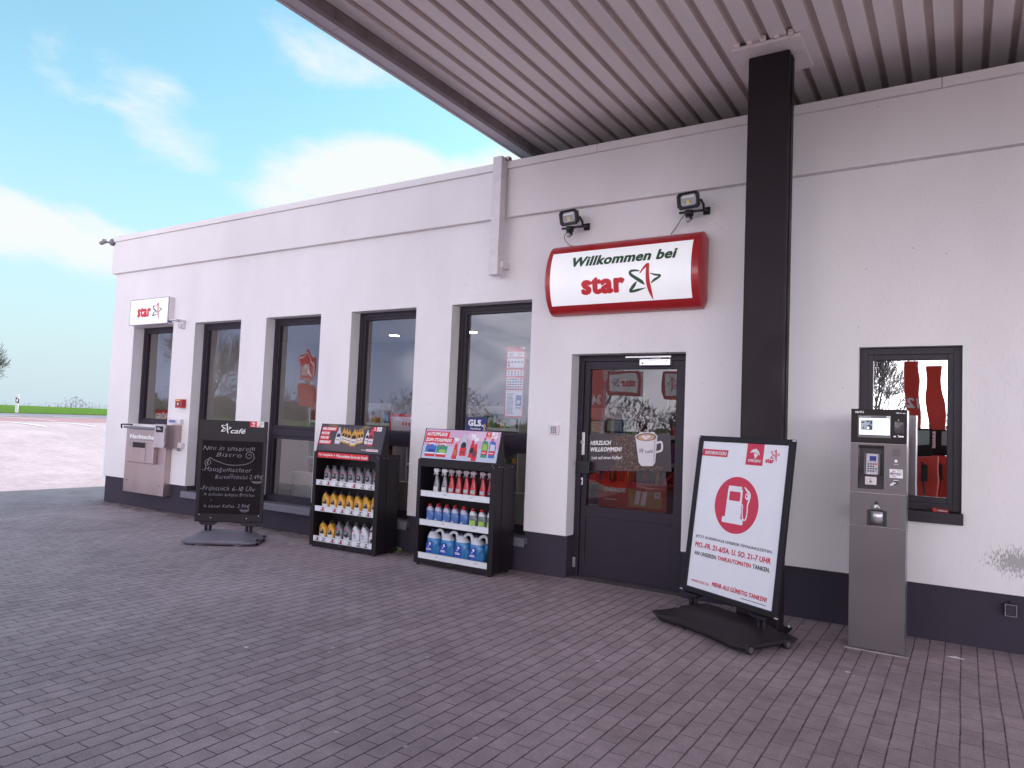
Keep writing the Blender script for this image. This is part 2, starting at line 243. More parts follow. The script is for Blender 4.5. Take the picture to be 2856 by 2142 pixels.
# ---------------------------------------------------------------- helpers: geometry
class MB:
    def __init__(s): s.bm=bmesh.new(); s.mats=[]
    def mi(s,m):
        if m not in s.mats: s.mats.append(m)
        return s.mats.index(m)
    def box(s,x0,x1,y0,y1,z0,z1,m,bev=0,xf=None):
        b=bmesh.new(); bmesh.ops.create_cube(b,size=1)
        for v in b.verts: v.co=Vector(((x0+x1)/2+v.co.x*(x1-x0),(y0+y1)/2+v.co.y*(y1-y0),(z0+z1)/2+v.co.z*(z1-z0)))
        if bev: bmesh.ops.bevel(b,geom=b.edges[:],offset=bev,segments=2,affect='EDGES',profile=.6)
        s.merge(b,m,xf); return s
    def merge(s,b,m,xf=None,smooth=False):
        i=s.mi(m) if not isinstance(m,int) else m; vm={}
        for v in b.verts: vm[v]=s.bm.verts.new(xf@v.co if xf else v.co)
        for f in b.faces:
            try: nf=s.bm.faces.new([vm[v] for v in f.verts]); nf.material_index=i; nf.smooth=smooth or f.smooth
            except ValueError: pass
        b.free()
    def face(s,pts,m,smooth=False):
        f=s.bm.faces.new([s.bm.verts.new(Vector(p)) for p in pts]); f.material_index=s.mi(m); f.smooth=smooth; return s
    def prism(s,pts,axis,a,b_,m,smooth=False):
        """2-D outline pts extruded along axis 'x','y' or 'z' from a to b_"""
        def P(p,t): return {'x':(t,p[0],p[1]),'y':(p[0],t,p[1]),'z':(p[0],p[1],t)}[axis]
        i=s.mi(m); A=[s.bm.verts.new(P(p,a)) for p in pts]; B=[s.bm.verts.new(P(p,b_)) for p in pts]; n=len(pts)
        for k in range(n):
            f=s.bm.faces.new((A[k],A[(k+1)%n],B[(k+1)%n],B[k])); f.material_index=i; f.smooth=smooth
        for L in (A[::-1],B): f=s.bm.faces.new(L); f.material_index=i
        return s
    def tube(s,path,rad,m,n=8,caps=True):
        i=s.mi(m); path=[Vector(p) for p in path]; rs=rad if isinstance(rad,(list,tuple)) else [rad]*len(path); prev=None; up=None
        for k,p in enumerate(path):
            d=(path[min(k+1,len(path)-1)]-path[max(k-1,0)]).normalized()
            if up is None: up=d.orthogonal().normalized()
            up=(up-d*up.dot(d)); up=up.normalized() if up.length>1e-6 else d.orthogonal().normalized()
            w=d.cross(up)
            ring=[s.bm.verts.new(p+(up*math.cos(2*PI*j/n)+w*math.sin(2*PI*j/n))*rs[k]) for j in range(n)]
            if prev:
                for j in range(n):
                    f=s.bm.faces.new((prev[j],prev[(j+1)%n],ring[(j+1)%n],ring[j])); f.material_index=i; f.smooth=True
            elif caps: f=s.bm.faces.new(ring[::-1]); f.material_index=i
            prev=ring
        if caps: f=s.bm.faces.new(prev); f.material_index=i
        return s
    def loft(s,secs,m,n=20,pw=3.2,a0=0,a1=2*PI,smooth=True,close=True):
        """secs: (z,cx,cy,hx,hy[,mat]) superellipse rings stacked in z"""
        prev=None; full=abs(a1-a0-2*PI)<1e-6
        for sec in secs:
            z,cx,cy,hx,hy=sec[:5]; mm=sec[5] if len(sec)>5 else m; ring=[]
            for j in range(n if full else n+1):
                a=a0+(a1-a0)*j/n; c=math.cos(a); t=math.sin(a)
                ring.append(s.bm.verts.new((cx+hx*math.copysign(abs(c)**(2/pw),c),cy+hy*math.copysign(abs(t)**(2/pw),t),z)))
            if prev:
                for j in range(n):
                    k=(j+1)%n if full else j+1
                    f=s.bm.faces.new((prev[j],prev[k],ring[k],ring[j])); f.material_index=s.mi(pm_); f.smooth=smooth
            elif close and full: f=s.bm.faces.new(ring[::-1]); f.material_index=s.mi(mm)
            prev=ring; pm_=mm
        if close and full: f=s.bm.faces.new(prev); f.material_index=s.mi(pm_)
        return s
    def sphere(s,c,r,m,seg=12,sc_=(1,1,1)):
        b=bmesh.new(); bmesh.ops.create_uvsphere(b,u_segments=seg,v_segments=max(6,seg//2),radius=r)
        for v in b.verts: v.co=Vector((v.co.x*sc_[0],v.co.y*sc_[1],v.co.z*sc_[2]))+Vector(c)
        s.merge(b,m,None,True); return s
    def build(s,name,parent=None,xf=None,loc=None,recalc=True):
        if xf:
            for v in s.bm.verts: v.co=xf@v.co
        if recalc: bmesh.ops.recalc_face_normals(s.bm,faces=s.bm.faces[:])
        me=bpy.data.meshes.new(name); s.bm.to_mesh(me); s.bm.free()
        for m in s.mats: me.materials.append(m)
        o=bpy.data.objects.new(name,me); C.objects.link(o)
        if parent: o.parent=parent
        if loc: o.location=loc
        return o
def tag(o,label=None,cat=None,group=None,kind=None):
    if label: o['label']=label
    if cat: o['category']=cat
    if group: o['group']=group
    if kind: o['kind']=kind
    return o
def thing(name,label,cat,loc=(0,0,0),rz=0,group=None):
    o=bpy.data.objects.new(name,None); C.objects.link(o); o.location=loc; o.rotation_euler=(0,0,rz); o.empty_display_size=.1
    return tag(o,label,cat,group)
def dup(root,loc,rz,label):
    r=root.copy(); C.objects.link(r); r.location=loc; r.rotation_euler=(0,0,rz); r['label']=label
    for ch in root.children:
        c=ch.copy(); C.objects.link(c); c.parent=r
        for g in ch.children: d=g.copy(); C.objects.link(d); d.parent=c
    return r
def struct(mb,name): return tag(mb.build(name),kind='structure')
_T={}
def text_mesh(s,bold):
    if (s,bold) in _T: return _T[(s,bold)]
    cu=bpy.data.curves.new('t','FONT'); cu.body=s; cu.size=1; cu.fill_mode='FRONT'; cu.resolution_u=3; cu.offset=min(0,bold); cu.space_character=1+max(0,bold)*1.8
    o=bpy.data.objects.new('t',cu); me=bpy.data.meshes.new_from_object(o)
    vs=[(v.co.x,v.co.y) for v in me.vertices]; fs=[tuple(p.vertices) for p in me.polygons]
    bpy.data.objects.remove(o); bpy.data.curves.remove(cu); bpy.data.meshes.remove(me)
    vs=[(x,y,0) for x,y in vs]
    if bold>.004:
        n=len(vs); V0,F0=vs[:],fs[:]; q=18 if bold>.03 else 6
        for k in range(q):
            a=2*PI*k/q+.3; dx,dy=bold*1.25*math.cos(a),bold*1.0*math.sin(a)
            vs+=[(x+dx,y+dy,(k+1)*.02) for x,y,_ in V0]; fs+=[tuple(i+n*(k+1) for i in f) for f in F0]
    _T[(s,bold)]=(vs,fs); return vs,fs
def smooth_path(pts,k=6):
    out=[]; n=len(pts)
    for i in range(n-1):
        p0=pts[max(i-1,0)]; p1=pts[i]; p2=pts[i+1]; p3=pts[min(i+2,n-1)]
        for j in range(k):
            t=j/k; out.append(tuple(.5*((2*b)+(-a+c)*t+(2*a-5*b+4*c-d)*t*t+(-a+3*b-3*c+d)*t**3) for a,b,c,d in zip(p0,p1,p2,p3)))
    out.append(tuple(pts[-1])); return out
class Art:
    """flat print on a panel: x to the right, z up, layers stepping out towards -y"""
    def __init__(s,step=.0012): s.mb=MB(); s.step=step
    def put(s,vs,fs,m,lay):
        i=s.mb.mi(m); V=[s.mb.bm.verts.new((p[0],-(lay+(p[2] if len(p)>2 else 0))*s.step,p[1])) for p in vs]
        for f in fs:
            try: q=s.mb.bm.faces.new([V[k] for k in f]); q.material_index=i
            except ValueError: pass
    def poly(s,pts,m,lay=1): s.put(pts,[tuple(range(len(pts)))],m,lay); return s
    def rect(s,x0,x1,z0,z1,m,lay=1,skew=0):
        return s.poly([(x0,z0),(x1,z0),(x1+skew,z1),(x0+skew,z1)],m,lay)
    def disc(s,cx,cz,rx,rz,m,lay=1,n=40,rot=0):
        c,t=math.cos(rot),math.sin(rot); pts=[]
        for k in range(n):
            a=2*PI*k/n; x=rx*math.cos(a); z=rz*math.sin(a); pts.append((cx+x*c-z*t,cz+x*t+z*c))
        return s.poly(pts,m,lay)
    def rrect(s,x0,x1,z0,z1,r,m,lay=1):
        pts=[]
        for cx,cz,a0 in ((x1-r,z1-r,0),(x0+r,z1-r,90),(x0+r,z0+r,180),(x1-r,z0+r,270)):
            for k in range(6): a=R(a0+18*k); pts.append((cx+r*math.cos(a),cz+r*math.sin(a)))
        return s.poly(pts,m,lay)
    def stroke(s,pts,w,m,lay=1,k=6):
        if not isinstance(w,(list,tuple)): w=[w]*len(pts)
        P=smooth_path([(p[0],p[1],q) for p,q in zip(pts,w)],k) if k>1 else [(p[0],p[1],q) for p,q in zip(pts,w)]
        vs=[];fs=[]
        for i,(x,z,q) in enumerate(P):
            a=P[max(i-1,0)]; b=P[min(i+1,len(P)-1)]; dx,dz=b[0]-a[0],b[1]-a[1]; l=math.hypot(dx,dz) or 1; nx,nz=-dz/l*abs(q)/2,dx/l*abs(q)/2
            vs+=[(x+nx,z+nz),(x-nx,z-nz)]
            if i: fs.append((2*i-2,2*i-1,2*i+1,2*i))
        s.put(vs,fs,m,lay); return s
    def text(s,t,x0,x1,z0,z1,m,lay=2,bold=.02,shear=0,rot=0):
        """text whose ink fills the box x0..x1, z0..z1"""
        vs,fs=text_mesh(t,bold)
        if not vs: return s
        vs=[(x+y*shear,y,l) for x,y,l in vs]
        a=min(v[0] for v in vs);b=max(v[0] for v in vs);c=min(v[1] for v in vs);d=max(v[1] for v in vs)
        q=[(x0+(v[0]-a)/(b-a)*(x1-x0),z0+(v[1]-c)/(d-c)*(z1-z0),v[2]) for v in vs]
        if rot:
            cx,cz=x0,z0; co,si=math.cos(rot),math.sin(rot); q=[(cx+(x-cx)*co-(z-cz)*si,cz+(x-cx)*si+(z-cz)*co,l) for x,z,l in q]
        s.put(q,fs,m,lay); return s
    def hand(s,t,x0,x1,z,hgt,m,lay=2,slope=0):
        """hand-lettered chalk: each letter placed with its own wobble"""
        rnd=random.Random(t); n=len(t); adv=[]
        for ch in t:
            vs,_=text_mesh(ch,-.018) if ch!=' ' else ([],[])
            adv.append((max(v[0] for v in vs)+.10) if vs else .34)
        tot=sum(adv); x=0
        for ch,a in zip(t,adv):
            if ch!=' ':
                vs,fs=text_mesh(ch,-.018); co,si=math.cos(rnd.uniform(-.12,.10)),math.sin(rnd.uniform(-.12,.10)); k=hgt*1.38*rnd.uniform(.86,1.12); sx=(x1-x0)/tot
                ox=x0+x*sx; oz=z+rnd.uniform(-.06,.06)*hgt+(ox-x0)*slope
                q=[(ox+(u+v*.24)*sx*co-v*k*si*.3,oz+v*k*co+u*sx*si) for u,v,_ in vs]; s.put(q,fs,m,lay)
            x+=a
        return s
    def star(s,cx,cz,h,m1,m2,lay=2,asp=1.0):
        """five-pointed star drawn in brush strokes; h is its height"""
        def T(p): return (cx+(p[0]-1203)/355*h*asp, cz-(p[1]+.13*(p[0]-1203)-1125)/355*h)
        S=[([(1146,1046),(1185,990),(1222,950),(1240,952)],[9,20,27,30],m1),([(1232,946),(1230,1040),(1236,1130),(1252,1215),(1276,1302)],[28,34,38,34,7],m1),
           ([(1142,1022),(1092,1018),(1042,1032),(1046,1064),(1105,1100),(1165,1134),(1197,1162)],[9,19,24,26,30,30,5],m2),
           ([(1258,1038),(1312,1052),(1366,1056),(1350,1078),(1305,1106),(1270,1140)],[5,17,18,20,22,9],m2),
           ([(1110,1137),(1078,1180),(1036,1236),(1060,1240),(1120,1222),(1207,1194)],[10,30,24,22,22,4],m2)]
        for pts,w,m in S: s.stroke([T(p) for p in pts],[q/355*h*1.15 for q in w],m,lay)
        return s
    def eagle(s,cx,cz,w,m,lay=3):
        """white bird-of-prey head, beak to the left, two swept feathers"""
        P=lambda L:[(cx+x*w,cz+z*w) for x,z in L]
        s.poly(P([(-.5,.02),(-.42,.22),(-.22,.36),(.08,.40),(.34,.22),(.5,-.10),(.30,.02),(.10,.10),(-.05,.12),(-.22,.10),(-.36,.12)]),m,lay)
        s.poly(P([(-.05,.06),(.16,.04),(.34,-.06),(.18,-.22),(.02,-.42),(-.04,-.2),(-.12,-.04)]),m,lay); return s
    def build(s,name,parent,xf=None,fn=None):
        if fn:
            for v in s.mb.bm.verts: v.co=fn(v.co)
        return s.mb.build(name,parent,xf,recalc=False)
def TR(x,y,z,rx=0,rz=0,ry=0): return Matrix.Translation((x,y,z))@Matrix.Rotation(rz,4,'Z')@Matrix.Rotation(rx,4,'X')@Matrix.Rotation(ry,4,'Y')
def ss(a,b,t): t=min(1,max(0,(t-a)/(b-a))); return t*t*(3-2*t)
def zg(x):
    u=-x; return 1.0*ss(14,26,u)+.17*ss(24,40,u)+.18*ss(40,140,u)

# ================================================================ THE GROUND
def strip(name,mat,L,Rr,ys,nx,dz=0):
    """sheet between two boundary lines x=L(y) and x=Rr(y), following the rise zg(x)"""
    mb=MB(); i=mb.mi(mat); rows=[]
    for y in ys:
        a,b=L(y),Rr(y); rows.append([mb.bm.verts.new((a+(b-a)*k/nx,y,zg(a+(b-a)*k/nx)+dz)) for k in range(nx+1)])
    for p,q in zip(rows,rows[1:]):
        for k in range(nx): f=mb.bm.faces.new((p[k],p[k+1],q[k+1],q[k])); f.material_index=i; f.smooth=True
    return struct(mb,name)
pave_e=lambda y:-25.85-.17*(y-12); pink_e=lambda y:-30.85-.25*(y-13); field_e=lambda y:-36.3-.30*(y-14)
YS=[-40,-30,-20,-12]+[k*2-10 for k in range(26)]+[46,60]
m_field,nt,b,N,L=mp_nodes('young green crop'); b.inputs['Roughness'].default_value=.95; b.inputs['Specular IOR Level'].default_value=.08
g=N('ShaderNodeNewGeometry'); mp=N('ShaderNodeMapping'); mp.inputs['Scale'].default_value=(1,1,1); L(g.outputs['Position'],mp.inputs[0])
n=N('ShaderNodeTexNoise'); n.inputs['Scale'].default_value=1.6; n.inputs['Detail'].default_value=10; n.inputs['Roughness'].default_value=.75; L(mp.outputs[0],n.inputs['Vector'])
cr=N('ShaderNodeValToRGB'); cr.color_ramp.elements[0].position=.36; cr.color_ramp.elements[0].color=(.050,.110,.014,1); cr.color_ramp.elements[1].position=.66; cr.color_ramp.elements[1].color=(.105,.210,.026,1)
L(n.outputs[0],cr.inputs[0]); L(cr.outputs[0],b.inputs['Base Color'])
bp=N('ShaderNodeBump'); bp.inputs['Strength'].default_value=1; bp.inputs['Distance'].default_value=.15; L(n.outputs[0],bp.inputs['Height']); L(bp.outputs[0],b.inputs['Normal'])
m_road=pm('worn grey asphalt',(.17,.16,.19),.85,var=.12,vscale=1.5,bump=.3,bscale=40)
m_pink=pm('reddish cycle lane asphalt',(.30,.17,.19),.85,var=.12,vscale=1.2,bump=.3,bscale=40)
m_mark=pm('worn road marking',(.70,.68,.64),.7,var=.15,vscale=3)
m_verge=pm('dry verge grass',(.14,.12,.05),.95,var=.35,vscale=3,bump=.6,bscale=25)
strip('forecourt_paving',m_pave,pave_e,lambda y:14,YS,90)
strip('cycle_lane',m_pink,pink_e,pave_e,YS,12)
strip('road',m_road,field_e,pink_e,YS,12)
FY=[-500,-300,-150,-80,-40,-12,0,10,20,30,46,60,90,150,300,600,900]
mb=MB(); i=mb.mi(m_field)
for ya,yb in zip(FY,FY[1:]):
    xs=lambda y:[max(-1900,field_e(max(-40,min(60,y)))-q) for q in (0,3,8,16,30,60,110,200,400,800,1800)]
    A=[mb.bm.verts.new((x,ya,zg(x)+.02)) for x in xs(ya)]; B=[mb.bm.verts.new((x,yb,zg(x)+.02)) for x in xs(yb)]
    for k in range(10): f=mb.bm.faces.new((A[k],A[k+1],B[k+1],B[k])); f.material_index=i
struct(mb,'field')
mb=MB(); mb.face([(-2500,-2500,-.3),(2500,-2500,-.3),(2500,2500,-.3),(-2500,2500,-.3)],m_verge); struct(mb,'ground')
# markings on the road and the lane
def mark(pts,w,name='lane_marking'):
    mb=MB(); i=mb.mi(m_mark); prev=None; P=smooth_path(pts,8)
    for k,(x,y) in enumerate(P):
        a=P[max(k-1,0)]; c=P[min(k+1,len(P)-1)]; d=Vector((c[0]-a[0],c[1]-a[1])).normalized(); nx,ny=-d.y*w/2,d.x*w/2
        q=[mb.bm.verts.new((x+nx,y+ny,zg(x+nx)+.012)),mb.bm.verts.new((x-nx,y-ny,zg(x-nx)+.012))]
        if prev: f=mb.bm.faces.new((prev[0],prev[1],q[1],q[0])); f.material_index=i
        prev=q
    struct(mb,name)
mark([(-31.6,9.5),(-31.9,13.0),(-31.75,13.7)],.22); mark([(-32.3,15.2),(-32.2,16.8)],.22)
mark([(-31.9,19.2),(-31.9,23)],.22)
mark([(-30.4,12.3),(-28.8,12.68),(-26.9,12.8)],.16); mark([(-26.0,10.0),(-24.6,10.6),(-23.6,10.9)],.13); mark([(-25.5,11.9),(-24.7,12.3),(-23.9,12.5)],.13)

# ================================================================ THE BUILDING
YF=6.454; YP=6.484
def wall_open(mb,x0,x1,z0,z1,yf,yb,ops,m,mr=None):
    """a wall slab from yf to yb with rectangular openings (xa,xb,za,zb), their reveals and both faces"""
    xs=sorted({x0,x1}|{o[0] for o in ops if x0<=o[0]<=x1}|{o[1] for o in ops if x0<=o[1]<=x1})
    zs=sorted({z0,z1}|{max(z0,o[2]) for o in ops}|{min(z1,o[3]) for o in ops})
    i=mb.mi(m); j=mb.mi(mr or m)
    op=lambda x,z:any(o[0]<x<o[1] and o[2]<z<o[3] for o in ops)
    vc={}
    def V(x,y,z):
        k=(round(x,4),round(y,4),round(z,4))
        if k not in vc: vc[k]=mb.bm.verts.new(k)
        return vc[k]
    def F(a,k):
        f=mb.bm.faces.new(a); f.material_index=k
    S=lambda x,z: x0<x<x1 and z0<z<z1 and not op(x,z)
    for a,b in zip(xs,xs[1:]):
        for c,d in zip(zs,zs[1:]):
            xm,zm=(a+b)/2,(c+d)/2
            if not S(xm,zm): continue
            F((V(a,yf,c),V(b,yf,c),V(b,yf,d),V(a,yf,d)),i); F((V(b,yb,c),V(a,yb,c),V(a,yb,d),V(b,yb,d)),j)
            e=1e-3
            if not S(a-e,zm): F((V(a,yf,c),V(a,yf,d),V(a,yb,d),V(a,yb,c)),i)
            if not S(b+e,zm): F((V(b,yf,d),V(b,yf,c),V(b,yb,c),V(b,yb,d)),i)
            if not S(xm,c-e): F((V(b,yf,c),V(a,yf,c),V(a,yb,c),V(b,yb,c)),i)
            if not S(xm,d+e): F((V(a,yf,d),V(b,yf,d),V(b,yb,d),V(a,yb,d)),i)
bld=thing('petrol_station_building','long low white rendered petrol station shop with dark grey plinth and tall anthracite windows','building')
XL,XR=-11.992,9.0
W1=(-11.366,-10.29,1.30,2.862); W2=(-9.74,-8.668,.30,2.862); W3=(-8.13,-7.055,.30,2.862); W4=(-6.509,-5.456,.30,2.862); W5=(-4.93,-3.869,.30,2.862)
DO=(-3.372,-2.18,-.1,2.266); RW=(-.723,.0,.985,2.272)
OPS=[W1,W2,W3,W4,W5,DO,RW]
mb=MB(); wall_open(mb,XL,XR,.425,3.77,YF,YF+.36,OPS,m_wall)
mb.box(XL,XL+.3,YF+.36,13.5,.0,3.77,m_wall); mb.box(XR-.3,XR,YF+.36,13.5,0,3.77,m_wall); mb.box(XL,XR,13.5,13.8,0,3.77,m_wall)
mb.build('wall',bld)
mb=MB(); wall_open(mb,XL+.03,XR-.03,-.02,.425,YP,YP+.33,OPS,m_plinth); mb.build('plinth',bld)
mb=MB(); mb.box(XL-.045,XR+.045,YF-.060,13.84,3.77,4.30,m_band,.004); mb.build('fascia_band',bld)
mb=MB(); x=XL-.075
while x<XR: 
    e=min(XR+.07,x+2.98); mb.box(x,e-.004,YF-.088,YF+.30,4.300,4.381,m_band,.005); x=e
mb.box(XL-.07,XL+.3,YF+.30,13.9,4.30,4.381,m_band); mb.build('coping',bld)
mb=MB(); mb.box(XL,XR,YF+.3,13.84,4.301,4.33,pm('roofing felt',(.12,.12,.12),.9)); mb.build('roof',bld)
mb=MB(); mb.box(XL+.3,XR-.3,YF+.37,13.5,-.02,.015,m_floor); mb.build('shop_floor',bld)
mb=MB(); mb.box(XL+.3,XR-.3,YF+.37,13.5,3.05,3.1,m_inner); mb.build('shop_ceiling',bld)
mb=MB(); mb.box(XL+.3,XR-.3,10.6,10.7,.02,3.04,pm('interior back wall',(.30,.29,.33),.8)); mb.build('shop_partition',bld)
def frame4(mb,x0,x1,z0,z1,w,ya,yb,m,bev=.004):
    mb.box(x0,x0+w,ya,yb,z0,z1,m,bev); mb.box(x1-w,x1,ya,yb,z0,z1,m,bev); mb.box(x0+w-.001,x1-w+.001,ya+.0007,yb,z0+.0007,z0+w,m,bev); mb.box(x0+w-.001,x1-w+.001,ya+.0007,yb,z1-w,z1-.0007,m,bev)
def window(o,yf,mull=None,gl=None,w=.06,sw=.045,sill=True):
    x0,x1,z0,z1=o; zb=z0+.055 if sill and mull else z0
    mb=MB(); frame4(mb,x0,x1,zb,z1,w,yf,yf+.09,m_dark)
    wo=mb.build('window',bld)
    panes=[(zb+w-.01,z1-w+.01)] if not mull else [(zb+w-.01,mull[0]),(mull[1],z1-w+.01)]
    if mull: mb=MB(); mb.box(x0+w-.01,x1-w+.01,yf+.004,yf+.085,mull[0]-.001,mull[1]+.001,m_dark,.005); mb.build('transom',wo)
    for za,zc in panes:
        mb=MB(); frame4(mb,x0+w-.012,x1-w+.012,za,zc,sw,yf+.012,yf+.075,m_dark,.006); mb.build('sash',wo)
        mb=MB(); mb.face([(x0+w,yf+.04,za+.01),(x1-w,yf+.04,za+.01),(x1-w,yf+.04,zc-.01),(x0+w,yf+.04,zc-.01)],gl or m_glass); mb.build('pane',wo,recalc=False)
    return wo
YW=6.605
window(W1,YW+.02,sill=False)
for o in (W2,W3,W4,W5):
    wo=window(o,YW,(1.25,1.345) if o is not W5 else (1.262,1.388))
    mb=MB(); mb.box(o[0]-.035,o[1]+.035,YF-.045,YW+.004,.285,.352,m_sill,.006); mb.box(o[0]-.035,o[1]+.035,YF-.047,YF-.03,.262,.289,m_sill,.003); mb.build('sill',wo)
wo=window(RW,YF+.075,None,m_mirror,.058,.055,False)
mb=MB(); mb.box(RW[0]-.02,RW[1]+.012,YF-.07,YF+.076,.945,.985,m_dark,.004); mb.box(RW[0]-.02,RW[1]+.012,YF-.072,YF-.055,.90,.948,m_dark,.003); mb.build('sill',wo)
# door
YD=YF+.165
dr=MB(); frame4(dr,DO[0],DO[1],-.03,DO[3],.062,YD,YD+.09,m_door); fr=dr.build('door_frame',bld)
lx0,lx1,lz0,lz1=DO[0]+.066,DO[1]-.062,.02,2.205
dx0,dx1=-3.25,-2.328
mb=MB(); YL=YD+.018
mb.box(lx0,dx0,YL,YL+.06,lz0,lz1,m_door,.004); mb.box(dx1,lx1,YL,YL+.06,lz0,lz1,m_door,.004)
mb.box(dx0-.001,dx1+.001,YL+.0008,YL+.06,2.125,lz1,m_door,.004); mb.box(dx0-.001,dx1+.001,YL+.0008,YL+.06,.625,.728,m_door,.004); mb.box(dx0-.001,dx1+.001,YL+.0008,YL+.06,lz0,.158,m_door,.004)
door=mb.build('door',bld)
mb=MB(); mb.box(dx0-.01,dx1+.01,YL+.014,YL+.045,.15,.64,m_door,.002); mb.build('lower_panel',door)
mb=MB(); mb.face([(dx0-.01,YL+.03,.72),(dx1+.01,YL+.03,.72),(dx1+.01,YL+.03,2.13),(dx0-.01,YL+.03,2.13)],m_dglass); mb.build('pane',door,recalc=False)
mb=MB(); mb.box(-3.332,-3.281,YL-.014,YL,1.244,1.476,m_silver,.004); mb.tube([(-3.306,YL-.02,1.375),(-3.306,YL-.012,1.375)],.017,m_steel2,12); mb.box(-3.309,-3.303,YL-.022,YL-.019,1.366,1.384,m_blackp); mb.build('lock_plate',door)
mb=MB(); mb.box(-3.325,-3.289,YL-.010,YL,.935,1.012,m_silver,.006); mb.tube([(-3.307,YL-.016,.978),(-3.307,YL-.008,.978)],.013,m_blackp,12); mb.box(-3.311,-3.303,YL-.014,YL-.009,.945,.975,m_blackp); mb.build('cylinder_lock',door)
mb=MB(); mb.box(-3.345,-3.20,YL-.055,YL-.001,1.055,1.182,m_blackp,.008)
for k in range(9): mb.box(-3.338,-3.207,YL-.060,YL-.054,1.064+k*.0125,1.071+k*.0125,m_blackp,.002)
mb.box(-3.20,-3.09,YL-.03,YL-.018,1.075,1.085,m_blackp); mb.build('door_pull',door)
mb=MB(); mb.box(-2.69,-2.375,YL-.062,YL-.002,2.152,2.218,m_silver,.006)
for k,xx in enumerate((-2.60,-2.58,-2.56,-2.53,-2.41)): mb.tube([(xx,YL-.066,2.198),(xx,YL-.06,2.198)],.004,m_blackp,8)
mb.tube([(-2.655,YL-.066,2.175),(-2.655,YL-.06,2.175)],.008,m_blackp,10); mb.build('door_closer',door)
mb=MB(); mb.box(-2.85,-2.378,YD-.02,YD+.0,2.231,2.252,m_silver,.003); mb.tube([(-2.47,YL-.05,2.226),(-2.60,YD-.012,2.228)],.009,m_silver,8); mb.build('closer_rail',door)
for z in (.30,1.12,2.02): mb=MB(); mb.box(-2.262,-2.222,YD-.014,YD+.02,z-.06,z+.06,m_dark,.006); mb.build('hinge',door)
mb=MB(); mb.box(-3.365,-3.335,YD-.012,YD+.0,.10,.20,m_silver,.002,None); mb.build('kick_bracket',door)
mb=MB(); mb.box(DO[0],DO[1],YF+.03,YD+.1,-.012,.012,pm('worn door threshold',(.14,.12,.12),.8,var=.2,vscale=14)); mb.build('threshold',bld)

# ================================================================ THE CANOPY
can=thing('forecourt_canopy','big flat canopy with ribbed off-white underside standing on a dark square column','canopy')
ZS=4.645; CY0,CY1=-5.0,9.2
prof=[]; x=-4.06; 
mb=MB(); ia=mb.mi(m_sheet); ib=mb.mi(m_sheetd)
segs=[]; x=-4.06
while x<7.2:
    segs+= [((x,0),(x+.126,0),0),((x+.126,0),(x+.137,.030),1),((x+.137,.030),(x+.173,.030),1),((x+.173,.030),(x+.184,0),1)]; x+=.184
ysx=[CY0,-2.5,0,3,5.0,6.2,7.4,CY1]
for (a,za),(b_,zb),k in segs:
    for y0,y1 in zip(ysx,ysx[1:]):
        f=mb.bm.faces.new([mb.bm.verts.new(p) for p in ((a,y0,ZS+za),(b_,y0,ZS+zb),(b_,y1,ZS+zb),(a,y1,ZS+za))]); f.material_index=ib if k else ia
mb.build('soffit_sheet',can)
mb=MB(); mb.box(-4.235,7.5,CY0-.1,CY1+.1,5.15,5.25,pm('canopy roof',(.3,.3,.3),.8)); mb.box(-4.0,7.3,CY0,CY1,4.70,4.72,m_rustb); mb.build('canopy_roof',can)
mb=MB(); mb.box(-4.262,-4.235,CY0-.2,CY1+.2,4.545,5.3,m_beam,.003); mb.box(-4.34,-4.262,CY0-.2,CY1+.2,4.60,4.64,m_beam,.004)
yy=CY0-.2
while yy<CY1: e=min(yy+3.0,CY1+.2); mb.box(-4.234,-4.120,yy+.003,e-.003,4.556,4.60,m_beam,.002); yy=e
mb.build('canopy_fascia',can)
mb=MB(); yy=CY0
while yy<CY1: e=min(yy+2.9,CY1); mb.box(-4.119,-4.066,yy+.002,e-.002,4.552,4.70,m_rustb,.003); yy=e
mb.build('edge_beam',can)
mb=MB(); mb.box(-4.262,7.5,CY0-.23,CY0-.2,4.545,5.3,m_beam); mb.box(7.5,7.53,CY0-.2,CY1+.2,4.545,5.3,m_beam); mb.build('canopy_fascia',can)
mb=MB(); mb.box(-1.506,-1.184,5.822,6.022,-.02,4.612,m_col,.012); mb.box(-1.183,-1.176,5.90,5.985,0,4.60,m_col,.001); col=mb.build('column',can)
mb=MB(); mb.box(-1.56,-1.125,5.78,6.07,-.02,.012,m_col,.004)
for px in (-1.535,-1.15):
    for py in (5.80,6.05): mb.tube([(px,py,.0),(px,py,.03)],.009,m_silver,6)
mb.build('base_plate',col)
mb=MB(); mb.box(-1.60,-1.07,5.66,6.21,4.612,4.640,m_sheet,.004)
for k in range(5): mb.box(-1.575+k*.1035,-1.535+k*.1035,5.62,5.66,4.622,4.668,m_sheet,.006)
mb.build('collar',col)

# ================================================================ FIXTURES ON THE WALL
# hanging square duct beside the canopy edge
t=thing('square_cable_duct','white square metal duct hanging down the fascia beside the canopy edge','duct',(-4.262,YF,3.12))
mb=MB(); mb.box(-.056,.056,-.19,-.08,0,1.29,m_white,.004); mb.build('duct',t)
mb=MB(); mb.box(.04,.085,-.14,0,.08,.15,m_white,.004); mb.build('bracket',t)
mb=MB(); mb.box(-.04,.10,-.12,-.06,1.26,1.30,m_steel,.004); mb.build('end_clip',t)
